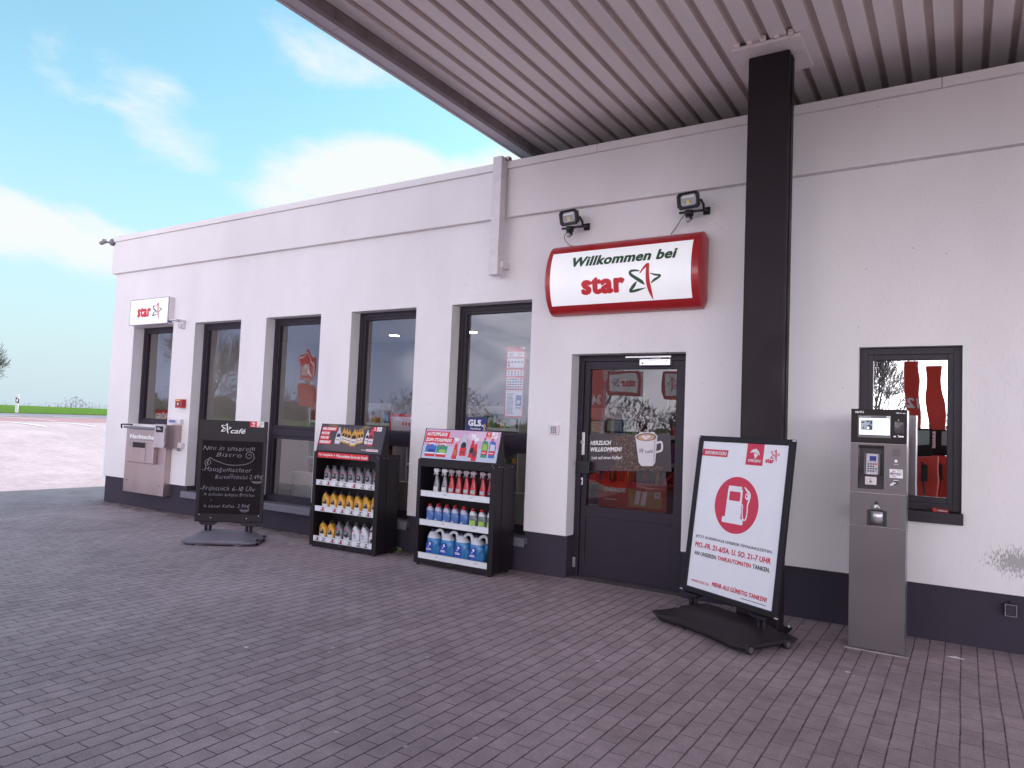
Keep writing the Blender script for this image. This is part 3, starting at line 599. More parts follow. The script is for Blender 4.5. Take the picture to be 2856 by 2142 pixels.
# large welcome sign
t=thing('welcome_sign','big curved red and white lit sign saying Willkommen bei star above the shop door','sign',(-2.805,YF,3.015))
def bulge(z): return -(.022+.195*math.sqrt(max(0,1-(z/.362)**2)))
SX0,SX1,HZ=-.785,.785,.355
zs=[-HZ*math.cos(PI*k/32) for k in range(33)]
mb=MB(); pr=[(0.0,-HZ)]+[(bulge(z),z) for z in zs]+[(0.0,HZ)]
i=mb.mi(m_red); A=[mb.bm.verts.new((SX0,y,z)) for y,z in pr]; B=[mb.bm.verts.new((SX1,y,z)) for y,z in pr]
for k in range(len(pr)-1): f=mb.bm.faces.new((A[k],B[k],B[k+1],A[k+1])); f.material_index=i; f.smooth=0<k<len(pr)-2
mb.build('sign_casing',t)
for sx in (-1,1):
    mb=MB(); i=mb.mi(pm('red end cap',(.42,.022,.028),.3,coat=.3)); X=SX1*sx; ctr=mb.bm.verts.new((X+sx*.042,-.08,0)); mid=[]; out=[]
    for y,z in pr:
        out.append(mb.bm.verts.new((X,y,z))); mid.append(mb.bm.verts.new((X+sx*.034,-.08+(y+.08)*.72,z*.80)))
    n=len(pr)
    for k in range(n):
        q=(k+1)%n
        f=mb.bm.faces.new((out[k],out[q],mid[q],mid[k])); f.material_index=i; f.smooth=True
        f=mb.bm.faces.new((mid[k],mid[q],ctr)); f.material_index=i; f.smooth=True
    mb.build('end_cap',t)
curve=lambda co:Vector((co.x,bulge(co.z)+co.y,co.z))
mb=MB(); i=mb.mi(m_face); zz=[-.275+.535*k/26 for k in range(27)]; x0,x1=-.735,.722
for a,b_ in zip(zz,zz[1:]):
    f=mb.bm.faces.new([mb.bm.verts.new((x,bulge(z)-.003,z)) for x,z in ((x0,a),(x1,a),(x1,b_),(x0,b_))]); f.material_index=i; f.smooth=True
bmesh.ops.remove_doubles(mb.bm,verts=mb.bm.verts[:],dist=1e-5)
face=mb.build('sign_face',t,recalc=False)
a=Art(.0022)
a.text('Willkommen bei',-.492,.588,.094,.196,m_ink_green,3,.036,.2)
a.text('star',-.382,.080,-.190,-.025,m_ink_red,3,.048)
a.star(.284,-.100,.315,m_ink_red,m_ink_green,3,1.02)
a.build('lettering',t,None,curve)
# two floodlights above it
def floodlight(x,z,cab,label):
    t=thing('floodlight',label,'floodlight',(x,YF,z),0,'floodlights above the welcome sign')
    T=TR(0,-.17,0,R(14),R(-9))
    mb=MB()
    oc=[(-.108,-.048),(-.084,-.074),(.084,-.074),(.108,-.048),(.108,.052),(.084,.078),(-.084,.078),(-.108,.052)]
    inn=[(x_*.70,z_*.66+.004) for x_,z_ in oc]; i=mb.mi(m_blackp)
    V=[[mb.bm.verts.new((p[0]*s,y,p[1]*s)) for p in q] for q,y,s in ((oc,.035,.80),(oc,.0,1),(oc,-.026,1),(oc,-.032,.96),(inn,-.024,1.08),(inn,-.008,1.0))]
    for p,q in zip(V,V[1:]):
        for k in range(8): f=mb.bm.faces.new((p[k],p[(k+1)%8],q[(k+1)%8],q[k])); f.material_index=i
    f=mb.bm.faces.new(V[0]); f.material_index=i
    for k in range(7): mb.box(-.075+k*.025,-.069+k*.025,.03,.055,-.055,.06,m_blackp)
    h=mb.build('lamp_housing',t,T)
    a=Art(.001); a.poly([(p[0]*1.0,p[1]) for p in inn],m_lampg,0); a.rect(-.060,.06,.028,.042,m_ink_white,1); a.build('lens',h,T@TR(0,-.012,0))
    mb=MB(); mb.box(-.014,.014,-.020,-.011,-.026,.006,m_yel,.001); mb.box(-.028,.028,-.018,-.011,-.034,-.026,m_silver,.001); mb.build('led_chip',h,T)
    mb=MB(); mb.box(-.10,.10,-.15,-.128,-.105,-.085,m_blackp,.005); mb.tube([(.10,-.14,-.095),(.125,-.10,-.085),(.13,-.04,-.07),(.12,0,-.065)],.012,m_blackp,8); mb.box(.085,.15,-.018,0,-.10,-.03,m_blackp,.006); mb.tube([(.108,-.17,.0),(.125,-.13,-.04),(.12,-.1,-.085)],.012,m_blackp,8); mb.build('wall_bracket',t)
    mb=MB(); mb.tube([(0,-.15,-.09),(0,-.15,-.135)],[.045,.038],m_blackp,12); mb.sphere((0,-.155,-.155),.034,m_blackp,12); s=mb.build('motion_sensor',t)
    mb=MB(); mb.sphere((-.004,-.165,-.175),.027,m_lampg,12); mb.build('sensor_dome',s)
    mb=MB(); mb.tube(smooth_path(cab,5),.0042,pm('grey cable',(.25,.2,.2),.6),6); mb.build('cable',t)
floodlight(-3.368,3.632,[(-.035,-.14,-.13),(-.10,-.08,-.17),(-.07,-.03,-.235),(.0,-.03,-.265),(.045,-.09,-.325)],'black floodlight above the left end of the welcome sign, farther from the column')
floodlight(-2.135,3.640,[(-.04,-.14,-.10),(-.12,-.06,-.15),(-.17,-.03,-.20),(-.20,-.03,-.235),(-.205,-.09,-.315)],'black floodlight above the right end of the welcome sign, beside the dark column')
# small star sign
t=thing('small_lit_sign','small white box sign with the red word star above the night counter window','sign',(-10.805,YF,3.07))
mb=MB(); mb.box(-.525,.515,-.10,0,-.205,.205,m_white,.004); c_=mb.build('sign_casing',t)
mb=MB(); frame4(mb,-.527,.517,-.207,.207,.012,-.106,-.09,m_steel,.002); mb.build('edge_trim',c_)
a=Art(.0012); a.rect(-.516,.506,-.196,.196,m_face,0); a.build('sign_face',t,TR(0,-.1025,0))
a=Art(.0014); a.text('star',-.315,.055,-.085,.075,m_ink_red,1,.05); a.star(.225,-.005,.245,m_ink_red,m_ink_green,1,1.0); a.build('lettering',t,TR(0,-.1025,0))
a=Art(.001); a.poly([(.0,.0),(.05,.0),(.055,.04),(.035,.035),(.03,.06),(.015,.03),(.0,.045)],m_blue,1); a.build('torn_sticker',t,TR(.522,-.09,-.19,0,R(90)))
# sensor lamp by window, alarm, boxes
t=thing('wall_sensor_lamp','small white motion sensor on the wall beside the small star sign','sensor',(-10.02,YF,2.84))
mb=MB(); mb.box(-.05,.04,-.05,0,-.06,.06,m_white,.008); mb.build('housing',t)
mb=MB(); mb.box(-.14,.05,-.16,-.01,.05,.068,m_white,.006); mb.build('cover',t)
mb=MB(); mb.box(-.04,.03,-.075,-.05,-.05,.01,m_steel2,.006); mb.build('sensor_eye',t)
t=thing('alarm_box','small red fire alarm call point on the white pier','alarm',(-9.925,YF,1.643))
mb=MB(); mb.box(-.085,.085,-.07,0,-.065,.065,m_red,.006); mb.build('housing',t)
a=Art(); a.rect(-.06,.03,.038,.056,m_yel,1); a.rect(-.045,.025,-.035,.022,m_ink_dark,1); a.disc(-.01,-.006,.018,.018,m_ink_white,2,16); a.build('front_label',t,TR(0,-.0705,0))
t=thing('card_reader_cabinet','open fronted grey steel card reader cabinet on the pier beside the night hatch','cabinet',(-10.035,YF,.98))
mb=MB(); mb.box(-.12,.13,-.25,0,0,.335,m_steel,.004); mb.build('cabinet',t)
mb=MB(); mb.box(-.134,.120,-.268,-.252,-.004,.345,m_steel2,.004); d=mb.build('cabinet_door',t)
a=Art(); a.rect(-.095,.085,.225,.315,m_termblk,1); a.rect(-.07,.0,.28,.290,m_ink_white,2); a.rect(-.07,.04,.262,.268,m_ink_white,2); a.build('display',d,TR(0,-.2685,0))
for z in (.04,.28): mb=MB(); mb.tube([(.126,-.258,z),(.126,-.258,z+.04)],.007,m_silver,8); mb.build('hinge',t)
t=thing('label_box','flat white box with blue label above the card reader cabinet','box',(-10.02,YF,1.372))
mb=MB(); mb.box(-.15,.15,-.06,0,-.036,.036,m_white,.004); mb.build('housing',t)
a=Art(); a.rect(-.14,.06,-.022,.024,pm('pale blue label',(.35,.42,.62),.4),1); [a.rect(-.11+k*.018,-.098+k*.018,-.012,.014,m_blue,2) for k in range(7)]; a.build('label',t,TR(0,-.0605,0))
t=thing('junction_box','small pale junction box with cable loop at the foot of the card reader cabinet','junction box',(-9.915,YF,1.02))
mb=MB(); mb.box(-.105,.105,-.055,0,-.04,.04,m_white,.008); mb.build('housing',t)
mb=MB(); mb.tube(smooth_path([(-.10,-.03,-.01),(-.14,-.05,.0),(-.13,-.05,.04)],4),.006,m_blackp,6); mb.build('cable',t); mb=MB(); mb.tube(smooth_path([(0,-.03,-.04),(.03,-.03,-.075),(-.03,-.03,-.08),(-.02,-.03,-.04)],5),.005,m_blackp,6); mb.build('cable',t)
# night hatch
t=thing('night_hatch','stained stainless steel night counter panel with drawer and the word Nachtschalter','night hatch',(-10.655,YF,.24))
mb=MB(); mb.box(-.545,.53,-.10,.03,0,.985,m_steel,.005); mb.build('panel',t)
mb=MB(); mb.box(-.60,.575,-.125,.12,.990,1.022,m_sill,.006); mb.build('shelf',t)
mb=MB(); mb.tube(smooth_path([(-.60,-.15,.985),(-.60,-.16,1.03),(-.58,-.16,1.048),(-.3,-.16,1.05)],4),.012,m_dark,8); mb.build('bag_rail',t)
mb=MB(); mb.box(-.375,.325,-.165,-.10,.47,.815,m_steel,.012); d=mb.build('drawer',t)
mb=MB(); mb.box(-.235,.115,-.172,-.164,.505,.79,m_steel,.003); mb.build('drawer_flap',d)
mb=MB(); mb.box(-.225,.105,-.176,-.170,.705,.785,m_termblk,.002); mb.build('slot_window',d)
mb=MB(); mb.tube([(-.325,-.168,.755),(-.325,-.162,.755)],.022,m_termside,12); mb.build('speaker_hole',d)
for xx,z in ((-.46,.16),(.42,.13)): mb=MB(); mb.tube([(xx,-.106,z+.02),(xx,-.10,z+.02)],.009,m_ink_black,8); mb.build('screw',t)
a=Art(); a.text('Nachtschalter',-.44,.445,.838,.905,m_ink_white,1,.045); a.build('lettering',t,TR(0,-.1012,0))
# cctv camera at the roof corner
m_greyp2=pm('camera grey',(.24,.23,.25),.4,.2)
t=thing('security_camera','small grey bullet camera on a round mount at the left roof corner','security camera',(-12.03,YF-.06,4.30))
mb=MB(); mb.sphere((-.01,-.05,0),.085,m_greyp,16,(1,.7,1.05)); mb.tube([(-.01,-.02,0),(-.01,.04,0)],.09,m_greyp,16); mb.build('mount',t)
mb=MB(); mb.tube([(-.07,-.08,-.01),(-.13,-.11,.0),(-.17,-.12,.0)],.022,m_greyp,10); mb.build('arm',t)
mb=MB(); mb.tube([(-.13,-.10,.045),(-.14,-.105,.04),(-.245,-.20,-.035),(-.26,-.212,-.045)],[.025,.050,.050,.044],m_greyp2,18); mb.box(-.245,-.14,-.19,-.10,.055,.066,m_greyp2,.003); b_=mb.build('camera_body',t)
mb=MB(); mb.tube([(-.256,-.208,-.042),(-.268,-.220,-.052)],[.042,.036],m_blackp,16); mb.build('lens',b_)
t.scale=(.64,.64,.64)
# keypad, socket, red packet on the sill
t=thing('entry_keypad','small white wall keypad with dark keys between the window and the shop door','keypad',(-3.538,YF,1.49))
mb=MB(); mb.box(-.052,.052,-.03,0,-.052,.052,m_white,.008); mb.build('housing',t)
a=Art(); a.rrect(-.04,.04,-.043,.040,.005,m_steel2,1)
for i in range(3):
    for j in range(4): a.rect(-.03+i*.022,-.014+i*.022,-.036+j*.018,-.023+j*.018,m_ink_dark,2)
a.build('keys',t,TR(0,-.0305,0))
t=thing('outdoor_socket','small dark square weatherproof socket low on the grey plinth','socket',(.309,YP,.316))
mb=MB(); mb.box(-.036,.036,-.045,0,-.044,.044,m_plinth,.010); mb.build('housing',t)
mb=MB(); frame4(mb,-.037,.037,-.046,.042,.005,-.050,-.043,pm('worn edge metal',(.28,.27,.28),.4,.5),.002); mb.build('rim',t)
mb=MB(); mb.tube([(0,-.02,.04),(0,-.02,.062)],.010,m_plinth,8); mb.build('gland',t)
t=thing('red_packet','small dark red packet lying on the sill of the right hand window','packet',(-.135,YF-.03,.985),R(-6))
mb=MB(); mb.box(-.052,.052,-.026,.026,0,.030,pm('dark red card',(.22,.012,.016),.35),.004); mb.build('carton',t)
mb=MB(); mb.box(-.053,-.030,-.027,.027,.002,.031,pm('bright red card',(.5,.02,.02),.35),.003); mb.build('lid',t)
a=Art(); a.text('Winston',-.018,.042,.009,.019,m_ink_white,1,.01); a.build('lettering',t,TR(0,-.0275,0))

# ================================================================ PRINTS ON AND BEHIND THE GLASS
YG=YW+.052
t=thing('opening_hours_poster','tall red notice with white panels hanging inside the window left of the shop door','poster',(-4.175,YG,1.60))
a=Art(.001); a.rect(-.125,.125,0,.785,pm('red notice paper',(.62,.035,.055),.4),0)
a.rect(.045,.078,.755,.778,m_ink_red,1); a.rect(.078,.115,.755,.778,m_ink_white,1); a.eagle(.061,.767,.022,m_ink_white,2)
for z0,z1 in ((.672,.73),(.552,.655),(.462,.525),(.322,.44)): a.rect(-.11,.108,z0,z1,m_poster,1)
rnd=random.Random(3)
a.text('ÖFFNUNGSZEITEN',-.108,.01,.737,.748,m_ink_white,2,.0)
for z,w_ in ((.661,.12),(.531,.17),(.446,.13)): a.rect(-.108,-.108+w_,z-.001,z+.004,m_ink_white,2)
for i in range(3):
    a.rect(-.085,-.035,.715-i*.014-.005,.715-i*.014,m_ink_dark,2); a.rect(.02,.085,.715-i*.014-.005,.715-i*.014,m_ink_dark,2)
for i in range(5): a.disc(-.085+i*.042,.615,.012,.012,pm('teal icon',(.05,.12,.16),.5),2,14)
a.disc(-.085,.580,.012,.012,m_ink_red,2,14)
for i in range(5):
    for j in range(2): a.disc(-.085+i*.042,.505-j*.025,.013,.009,(m_ink_dark,m_ink_red,m_blue)[rnd.randrange(3)],2,10)
for i in range(6):
    for j in range(4): a.rect(-.10+i*.034,-.077+i*.034,.418-j*.028,.430-j*.028,(m_ink_dark,m_blue,m_ink_red,m_ink_black)[rnd.randrange(4)],2)
a.rect(-.11,.108,.02,.305,m_poster,1); a.rect(-.11,.108,.29,.305,m_ink_white,2)
for j in range(17): a.rect(-.098,-.098+rnd.uniform(.07,.10),.262-j*.0135,.267-j*.0135,m_ink_dark,2)
a.rect(.02,.095,.13,.25,pm('mid blue print',(.10,.20,.42),.4),2); a.poly([(.03,.16),(.07,.15),(.085,.19),(.045,.2)],m_ink_white,3); a.rect(.02,.095,.104,.114,m_ink_dark,3)
a.build('sheet',t)
t=thing('parcel_shop_sticker','square dark blue GLS sticker low in the window left of the shop door','sticker',(-4.652,YG-.02,1.42))
a=Art(.001); a.rect(-.142,.142,0,.172,pm('parcel blue',(.012,.018,.16),.4),0); a.text('GLS',-.115,.065,.07,.145,m_ink_white,1,.05); a.disc(.082,.078,.010,.010,m_ink_white,1,12)
a.text('PaketShop',-.08,.06,.028,.052,m_ink_white,1,.02); a.disc(.108,.075,.018,.02,m_yel,1,16); a.disc(.108,.078,.010,.011,pm('parcel blue',()),2,12); a.rect(.103,.113,.03,.06,m_yel,1); a.rect(.09,.128,.028,.036,m_yel,1); a.build('sheet',t)
t=thing('open_sign','red banner with white letters GEÖFFNET behind the night counter window','sign',(-10.72,YW+.10,1.378))
a=Art(.001); a.rect(-.31,.34,0,.165,m_ink_red,0); a.rect(-.31,.34,.135,.165,pm('dark red strip',(.4,.03,.03),.5),1); a.text('GEÖFFNET',-.30,.33,.01,.125,m_ink_white,1,.05); a.build('sheet',t)
for k,(x,z,w,h_) in enumerate(((-10.62,2.03,.07,.19),(-10.55,1.62,.08,.13))):
    pass
t=thing('price_notice','white price notice on a shelf behind the window left of the shop door','notice',(-3.90,YG+.25,.95))
a=Art(.001); a.rect(-.10,.10,0,.30,m_poster,0); a.text('0,99',-.085,.085,.09,.19,m_ink_dark,1,.04); a.rect(-.08,.04,.245,.255,m_ink_dark,1); a.rect(-.1,.1,0,.05,m_ink_red,1); a.build('sheet',t)
t=thing('shop_notice','white and red notice with pictures behind the fourth tall window','notice',(-5.78,YG+.03,1.40))
a=Art(.001); a.rect(-.22,.28,0,.20,m_ink_red,0); a.rect(-.19,.27,0,.165,pm('pink white paper',(.75,.66,.72),.4),1); [a.disc(.0+k*.05,.08,.014,.022,m_ink_red,2,12) for k in range(5)]; a.rect(-.215,-.15,-.62,0,m_ink_red,0); a.build('sheet',t)
# coffee sticker on the door
t=thing('coffee_sticker','wide dark coffee sticker with white cup on the door glass reading HERZLICH WILLKOMMEN!','sticker',(-3.245,YL+.026,1.083))
m_stk=pm('dark brown sticker',(.040,.026,.036),.35); m_bean=pm('coffee bean brown',(.115,.062,.045),.4); m_bean2=pm('light coffee bean',(.22,.13,.09),.4); m_cup=pm('cup white print',(.72,.68,.72),.4); m_cups=pm('cup grey print',(.50,.46,.50),.4)
a=Art(.0009); Wd,Hd=.884,.366
a.rect(0,Wd,0,Hd,m_stk,0)
rnd=random.Random(11)
for i in range(620):
    u=rnd.random(); x=.22+.36*u+rnd.gauss(0,.03); z=rnd.uniform(.012,Hd-.012) 
    if x<.25+.06*math.sin(z*20) or x>.66: continue
    a.disc(x,z,.0095*rnd.uniform(.8,1.2),.0062,m_bean if rnd.random()<.75 else m_bean2,1+(i%3)*.25,8,rnd.uniform(0,3))
for i in range(150):
    x=rnd.uniform(.25,.80); z=rnd.uniform(.008,.05); a.disc(x,z,.008,.005,m_bean2 if rnd.random()<.4 else m_bean,1+(i%3)*.25,7,rnd.uniform(0,3))
a.text('HERZLICH',.030,.262,.262,.306,m_ink_white,3,.035,.22); a.text('WILLKOMMEN!',.030,.375,.195,.240,m_ink_white,3,.035,.22); a.text('Lust auf einen Kaffee?',.040,.378,.118,.152,m_ink_white,3,.012,.2)
cx=.635
a.poly([(cx-.110,.335),(cx+.118,.335),(cx+.088,.085),(cx+.06,.050),(cx-.055,.050),(cx-.082,.085)],m_cup,3); a.disc(cx+.004,.335,.116,.046,m_cup,4); a.disc(cx+.004,.335,.106,.039,m_bean2,5); a.disc(cx+.004,.332,.085,.030,pm('latte foam',(.55,.36,.24),.4),6)
a.poly([(cx,.308),(cx-.045,.335),(cx-.035,.352),(cx-.012,.350),(cx+.002,.340),(cx+.018,.350),(cx+.042,.350),(cx+.05,.335)],m_cup,7)
a.stroke([(cx+.112,.275),(cx+.150,.285),(cx+.163,.26),(cx+.155,.205),(cx+.100,.185)],.020,m_cup,3)
a.stroke([(cx+.09,.33),(cx+.085,.2),(cx+.07,.08)],[.012,.016,.01],m_cups,4)
a.star(cx-.048,.200,.052,m_ink_black,m_ink_black,5); a.text('café',cx-.012,cx+.068,.178,.212,m_ink_black,5,.0,.25)
a.disc(.70,.372,.03,.012,m_cup,1); a.disc(.59,.372,.028,.010,m_cup,1)
a.build('sheet',t,TR(0,0,0,0,0,-R(3.4)))

# ================================================================ INSIDE THE SHOP
for k,o in enumerate((W3,W4,W5)):
    t=thing('radiator',('white ribbed radiator behind the third tall window','white ribbed radiator behind the fourth tall window','white ribbed radiator behind the window left of the shop door')[k],'radiator',((o[0]+o[1])/2+.12,YF+.55,.1),0,'radiators under the shop windows')
    mb=MB(); mb.box(-.62,.50,0,.05,0,.62,m_radi,.01)
    for i in range(26): mb.box(-.60+i*.042,-.575+i*.042,-.012,.0,.04,.58,m_radi,.004)
    mb.build('panel',t)
    mb=MB(); mb.box(-.63,.51,-.02,.08,.62,.645,m_radi,.005); mb.build('top_grille',t)
m_led=pm('interior spot lamp',(1,.93,.8),.5,emit=14)
k=0
for x in (-10.6,-8.9,-7.2,-5.4,-3.2):
    for y in (7.9,9.6):
        t=thing('ceiling_spot','recessed ceiling spot glowing inside the shop','ceiling lamp',(x+(.3 if y>9 else 0),y,3.04),0,'ceiling spots inside the shop')
        mb=MB(); mb.tube([(0,0,0),(0,0,-.012)],.085,m_led,16); mb.build('lamp',t); mb=MB(); mb.tube([(0,0,.008),(0,0,-.008)],.10,m_white,16); mb.build('ring',t)
def shelf_unit(x,y,w,h_,rz,label,seed):
    t=thing('shop_shelf',label,'shelf',(x,y,.015),rz,'goods shelves inside the shop'); rnd=random.Random(seed)
    mb=MB(); mb.box(-w/2,w/2,.36,.39,0,h_,m_inner); mb.box(-w/2-.02,-w/2,0,.39,0,h_,m_inner); mb.box(w/2,w/2+.02,0,.39,0,h_,m_inner); mb.build('frame',t)
    g=MB(); s=MB(); cols=[pm('goods %d'%i,c_,.5) for i,c_ in enumerate(((.45,.05,.04),(.5,.32,.05),(.06,.10,.3),(.05,.22,.08),(.5,.5,.48),(.12,.06,.04)))]
    z=.12
    while z<h_-.1:
        s.box(-w/2,w/2,.0,.36,z-.02,z,m_inner); s.box(-w/2,w/2,-.012,.0,z-.035,z+.012,m_strip); xx=-w/2+.03
        while xx<w/2-.1:
            ww=rnd.uniform(.06,.13); g.box(xx,xx+ww-.008,.03,.3,z+.001,z+rnd.uniform(.12,.24),cols[rnd.randrange(6)],.006); xx+=ww
        z+=.33
    s.build('shelf_board',t); tag(g.build('goods',t),kind='stuff')
shelf_unit(-9.2,9.2,2.0,1.8,0,'white goods shelf deep inside behind the second window',1)
shelf_unit(-6.9,9.4,2.2,1.8,0,'white goods shelf deep inside behind the third and fourth windows',2)
shelf_unit(-4.2,9.0,1.4,1.8,0,'white goods shelf deep inside behind the window left of the door',3)
shelf_unit(-2.55,8.3,.9,1.9,0,'snack shelf inside behind the right half of the door glass',4)
t=thing('drinks_display','orange red drinks display inside the door with the word ENERGIE','display stand',(-3.0,YF+.62,.015))
m_or=pm('orange red card',(.50,.05,.02),.4)
mb=MB(); mb.box(-.32,.45,0,.4,0,.93,m_or,.006); mb.build('stand',t)
a=Art(); a.text('ENERGIE',-.25,.0,.84,.885,m_ink_white,1,.035,.1); a.rect(-.25,-.1,.755,.765,m_ink_white,1); a.rect(.03,.40,.70,.88,pm('gold card',(.45,.28,.07),.4),1)
a.rect(.10,.15,.73,.87,m_silver,2,.02); a.rect(.17,.22,.725,.865,m_silver,2,.02); a.rect(.32,.38,.81,.87,m_ink_white,2); a.eagle(.35,.84,.04,m_ink_red,3); a.build('lettering',t,TR(0,-.002,0))
mb=MB(); mb.box(-.34,.47,-.02,.0,.93,.955,m_red,.004); mb.tube([(.40,-.01,.95),(.62,.15,1.22)],.02,m_red,8); mb.build('rail',t)
proto=None
cc=[pm('can %d'%i,c_,.3,.6) for i,c_ in enumerate(((.03,.03,.03),(.35,.02,.02),(.40,.22,.03),(.05,.12,.06),(.02,.02,.03)))]
for i in range(11):
    r=thing('drink_can','drink can, number %s from the left on the red display inside the door'%('one two three four five six seven eight nine ten eleven'.split()[i]),'can',(-3.27+i*.066,YF+.68,.947),0,'drink cans on the display inside the door')
    mb=MB(); mb.tube([(0,0,0),(0,0,.008),(0,0,.15),(0,0,.165)],[.024,.030,.030,.024],cc[(i*3)%5],12); mb.build('can_body',r)
    mb=MB(); mb.tube([(0,0,.165),(0,0,.168)],[.0245,.022],m_silver,12); mb.build('can_lid',r)

# ================================================================ BOTTLES
m_bgrey=pm('grey oil bottle plastic',(.17,.165,.19),.35,.2); m_gold=pm('golden oil bottle plastic',(.58,.30,.035),.33,.15); m_gold2=pm('label gold',(.50,.27,.05),.4)
m_cap=pm('dark bottle cap',(.035,.033,.037),.5); m_capg=pm('grey bottle cap',(.10,.10,.11),.5); m_org=pm('orange label',(.62,.16,.05),.45); m_wlab=pm('white label',(.66,.64,.66),.45); m_trans=pm('cloudy white plastic',(.60,.62,.68),.3,coat=.2)
m_clear=pm('smoky clear plastic',(.20,.20,.23),.2,coat=.3); m_sprayr=pm('red spray bottle',(.48,.02,.03),.3,coat=.2); m_sprayw=pm('white spray head',(.66,.66,.70),.4); m_sprayg=pm('pinkish spray head',(.38,.30,.33),.4)
m_bliq=pm('blue screenwash',(.07,.16,.42),.22,coat=.3); m_bliq2=pm('bright blue screenwash',(.035,.20,.46),.22,coat=.3); m_blab=pm('deep blue label',(.015,.06,.38),.4); m_gliq=pm('grey green coolant bottle',(.14,.17,.18),.25,coat=.2); m_leaf=pm('lime label',(.32,.52,.06),.45); m_rcap=pm('red cap',(.50,.02,.03),.4)
m_lav=pm('milky lavender plastic',(.44,.45,.60),.3,coat=.2)
def oil_bottle(label,cat,group,body,cap,bands,mark=m_ink_white,spot=m_ink_red,H=.208,w=.054):
    t=thing('oil_bottle',label,cat,(0,0,0),0,group); k=H/.208
    S=[(0,0,0,w*.93,.030),(.006,0,0,w,.034),(.095,0,0,w,.034),(.125,-.002,0,w*.94,.033),(.148,-.008,0,w*.78,.030),(.165,-.014,0,w*.58,.024),(.176,-.018,0,w*.38,.017),(.184,-.019,0,.014,.014),(.190,-.019,0,.014,.014)]
    mb=MB(); mb.loft([(z*k,a_,b_,c_,d_) for z,a_,b_,c_,d_ in S],body,20)
    mb.tube([(w*.62,0,.152*k),(w*.70,0,.13*k),(w*.78,0,.10*k)],[.006,.010,.006],body,8); mb.build('bottle_body',t)
    mb=MB(); mb.tube([(-.019,0,.186*k),(-.019,0,.208*k)],[.0175,.0165],cap,14); mb.build('cap',t)
    mb=MB()
    for z0,z1,sc,m in bands: mb.loft([(z0*k,0,-.0012,w*.99*sc,.0348),(z1*k,-.001,-.0012,w*.95*sc*.9,.0345)],m,10,3.2,R(205),R(335),True,False)
    l=mb.build('label',t,recalc=False)
    a=Art(.0006); a.star(-.006,.098*k,.026,mark,mark,1); a.rect(-.036,-.018,.128*k,.145*k,spot,0)
    a.build('label_print',l,TR(0,-.0368,0)); return t
def spray_bottle(label,group,body,head,lab):
    t=thing('spray_bottle',label,'spray bottle',(0,0,0),0,group)
    S=[(0,0,0,.034,.022),(.006,0,0,.038,.025),(.075,0,0,.038,.025),(.12,.003,0,.031,.022),(.155,.004,0,.024,.019),(.19,.002,0,.018,.016),(.215,0,0,.013,.013)]
    mb=MB(); mb.loft(S,body,18,2.6); mb.build('bottle_body',t)
    mb=MB(); mb.tube([(0,0,.212),(0,0,.240)],[.016,.014],head,12)
    mb.prism([(-.040,.262),(-.036,.246),(-.012,.238),(.014,.240),(.036,.250),(.034,.268),(.010,.276),(-.028,.276)],'y',-.011,.011,head); mb.prism([(-.030,.248),(-.018,.244),(-.030,.222),(-.040,.205),(-.043,.207),(-.036,.228)],'y',-.004,.004,head); mb.build('spray_head',t)
    mb=MB(); mb.loft([(.012,0,-.001,.0365,.0255),(.045,0,-.001,.0365,.0255)],lab[0],10,2.6,R(205),R(335),True,False); mb.loft([(.045,.0,-.001,.0362,.0255),(.085,.001,-.001,.034,.025)],lab[1],10,2.6,R(212),R(328),True,False); l=mb.build('label',t,recalc=False)
    a=Art(.0006); a.star(0,.066,.022,m_ink_white,m_ink_white,1); a.build('label_print',l,TR(0,-.0268,0)); return t
def wash_bottle(label,group,liq,top,lab,accent,cap):
    t=thing('care_bottle',label,'bottle',(0,0,0),0,group)
    S=[(0,0,0,.046,.028,liq),(.005,0,0,.050,.031,liq),(.10,0,0,.050,.031,liq),(.118,-.001,0,.048,.030,liq),(.135,-.004,0,.043,.028,top),(.158,-.010,0,.034,.024,top),(.172,-.014,0,.022,.018,top),(.180,-.015,0,.015,.015,top)]
    mb=MB(); mb.loft(S,liq,20,3.2); mb.build('bottle_body',t)
    mb=MB(); mb.tube([(-.015,0,.177),(-.015,0,.203)],[.0195,.0185],cap,14); mb.build('cap',t)
    mb=MB(); mb.loft([(.008,0,-.001,.048,.0312),(.026,0,-.001,.048,.0312)],accent,10,3.2,R(205),R(335),True,False); mb.loft([(.026,0,-.001,.048,.0312),(.085,0,-.001,.045,.0312)],lab,10,3.2,R(210),R(325),True,False); l=mb.build('label',t,recalc=False)
    a=Art(.0006); a.text('star',-.03,-.004,.040,.052,m_ink_white,1,.04); a.rect(-.034,.03,.029,.036,m_ink_white,1); a.build('label_print',l,TR(0,-.0335,0)); return t
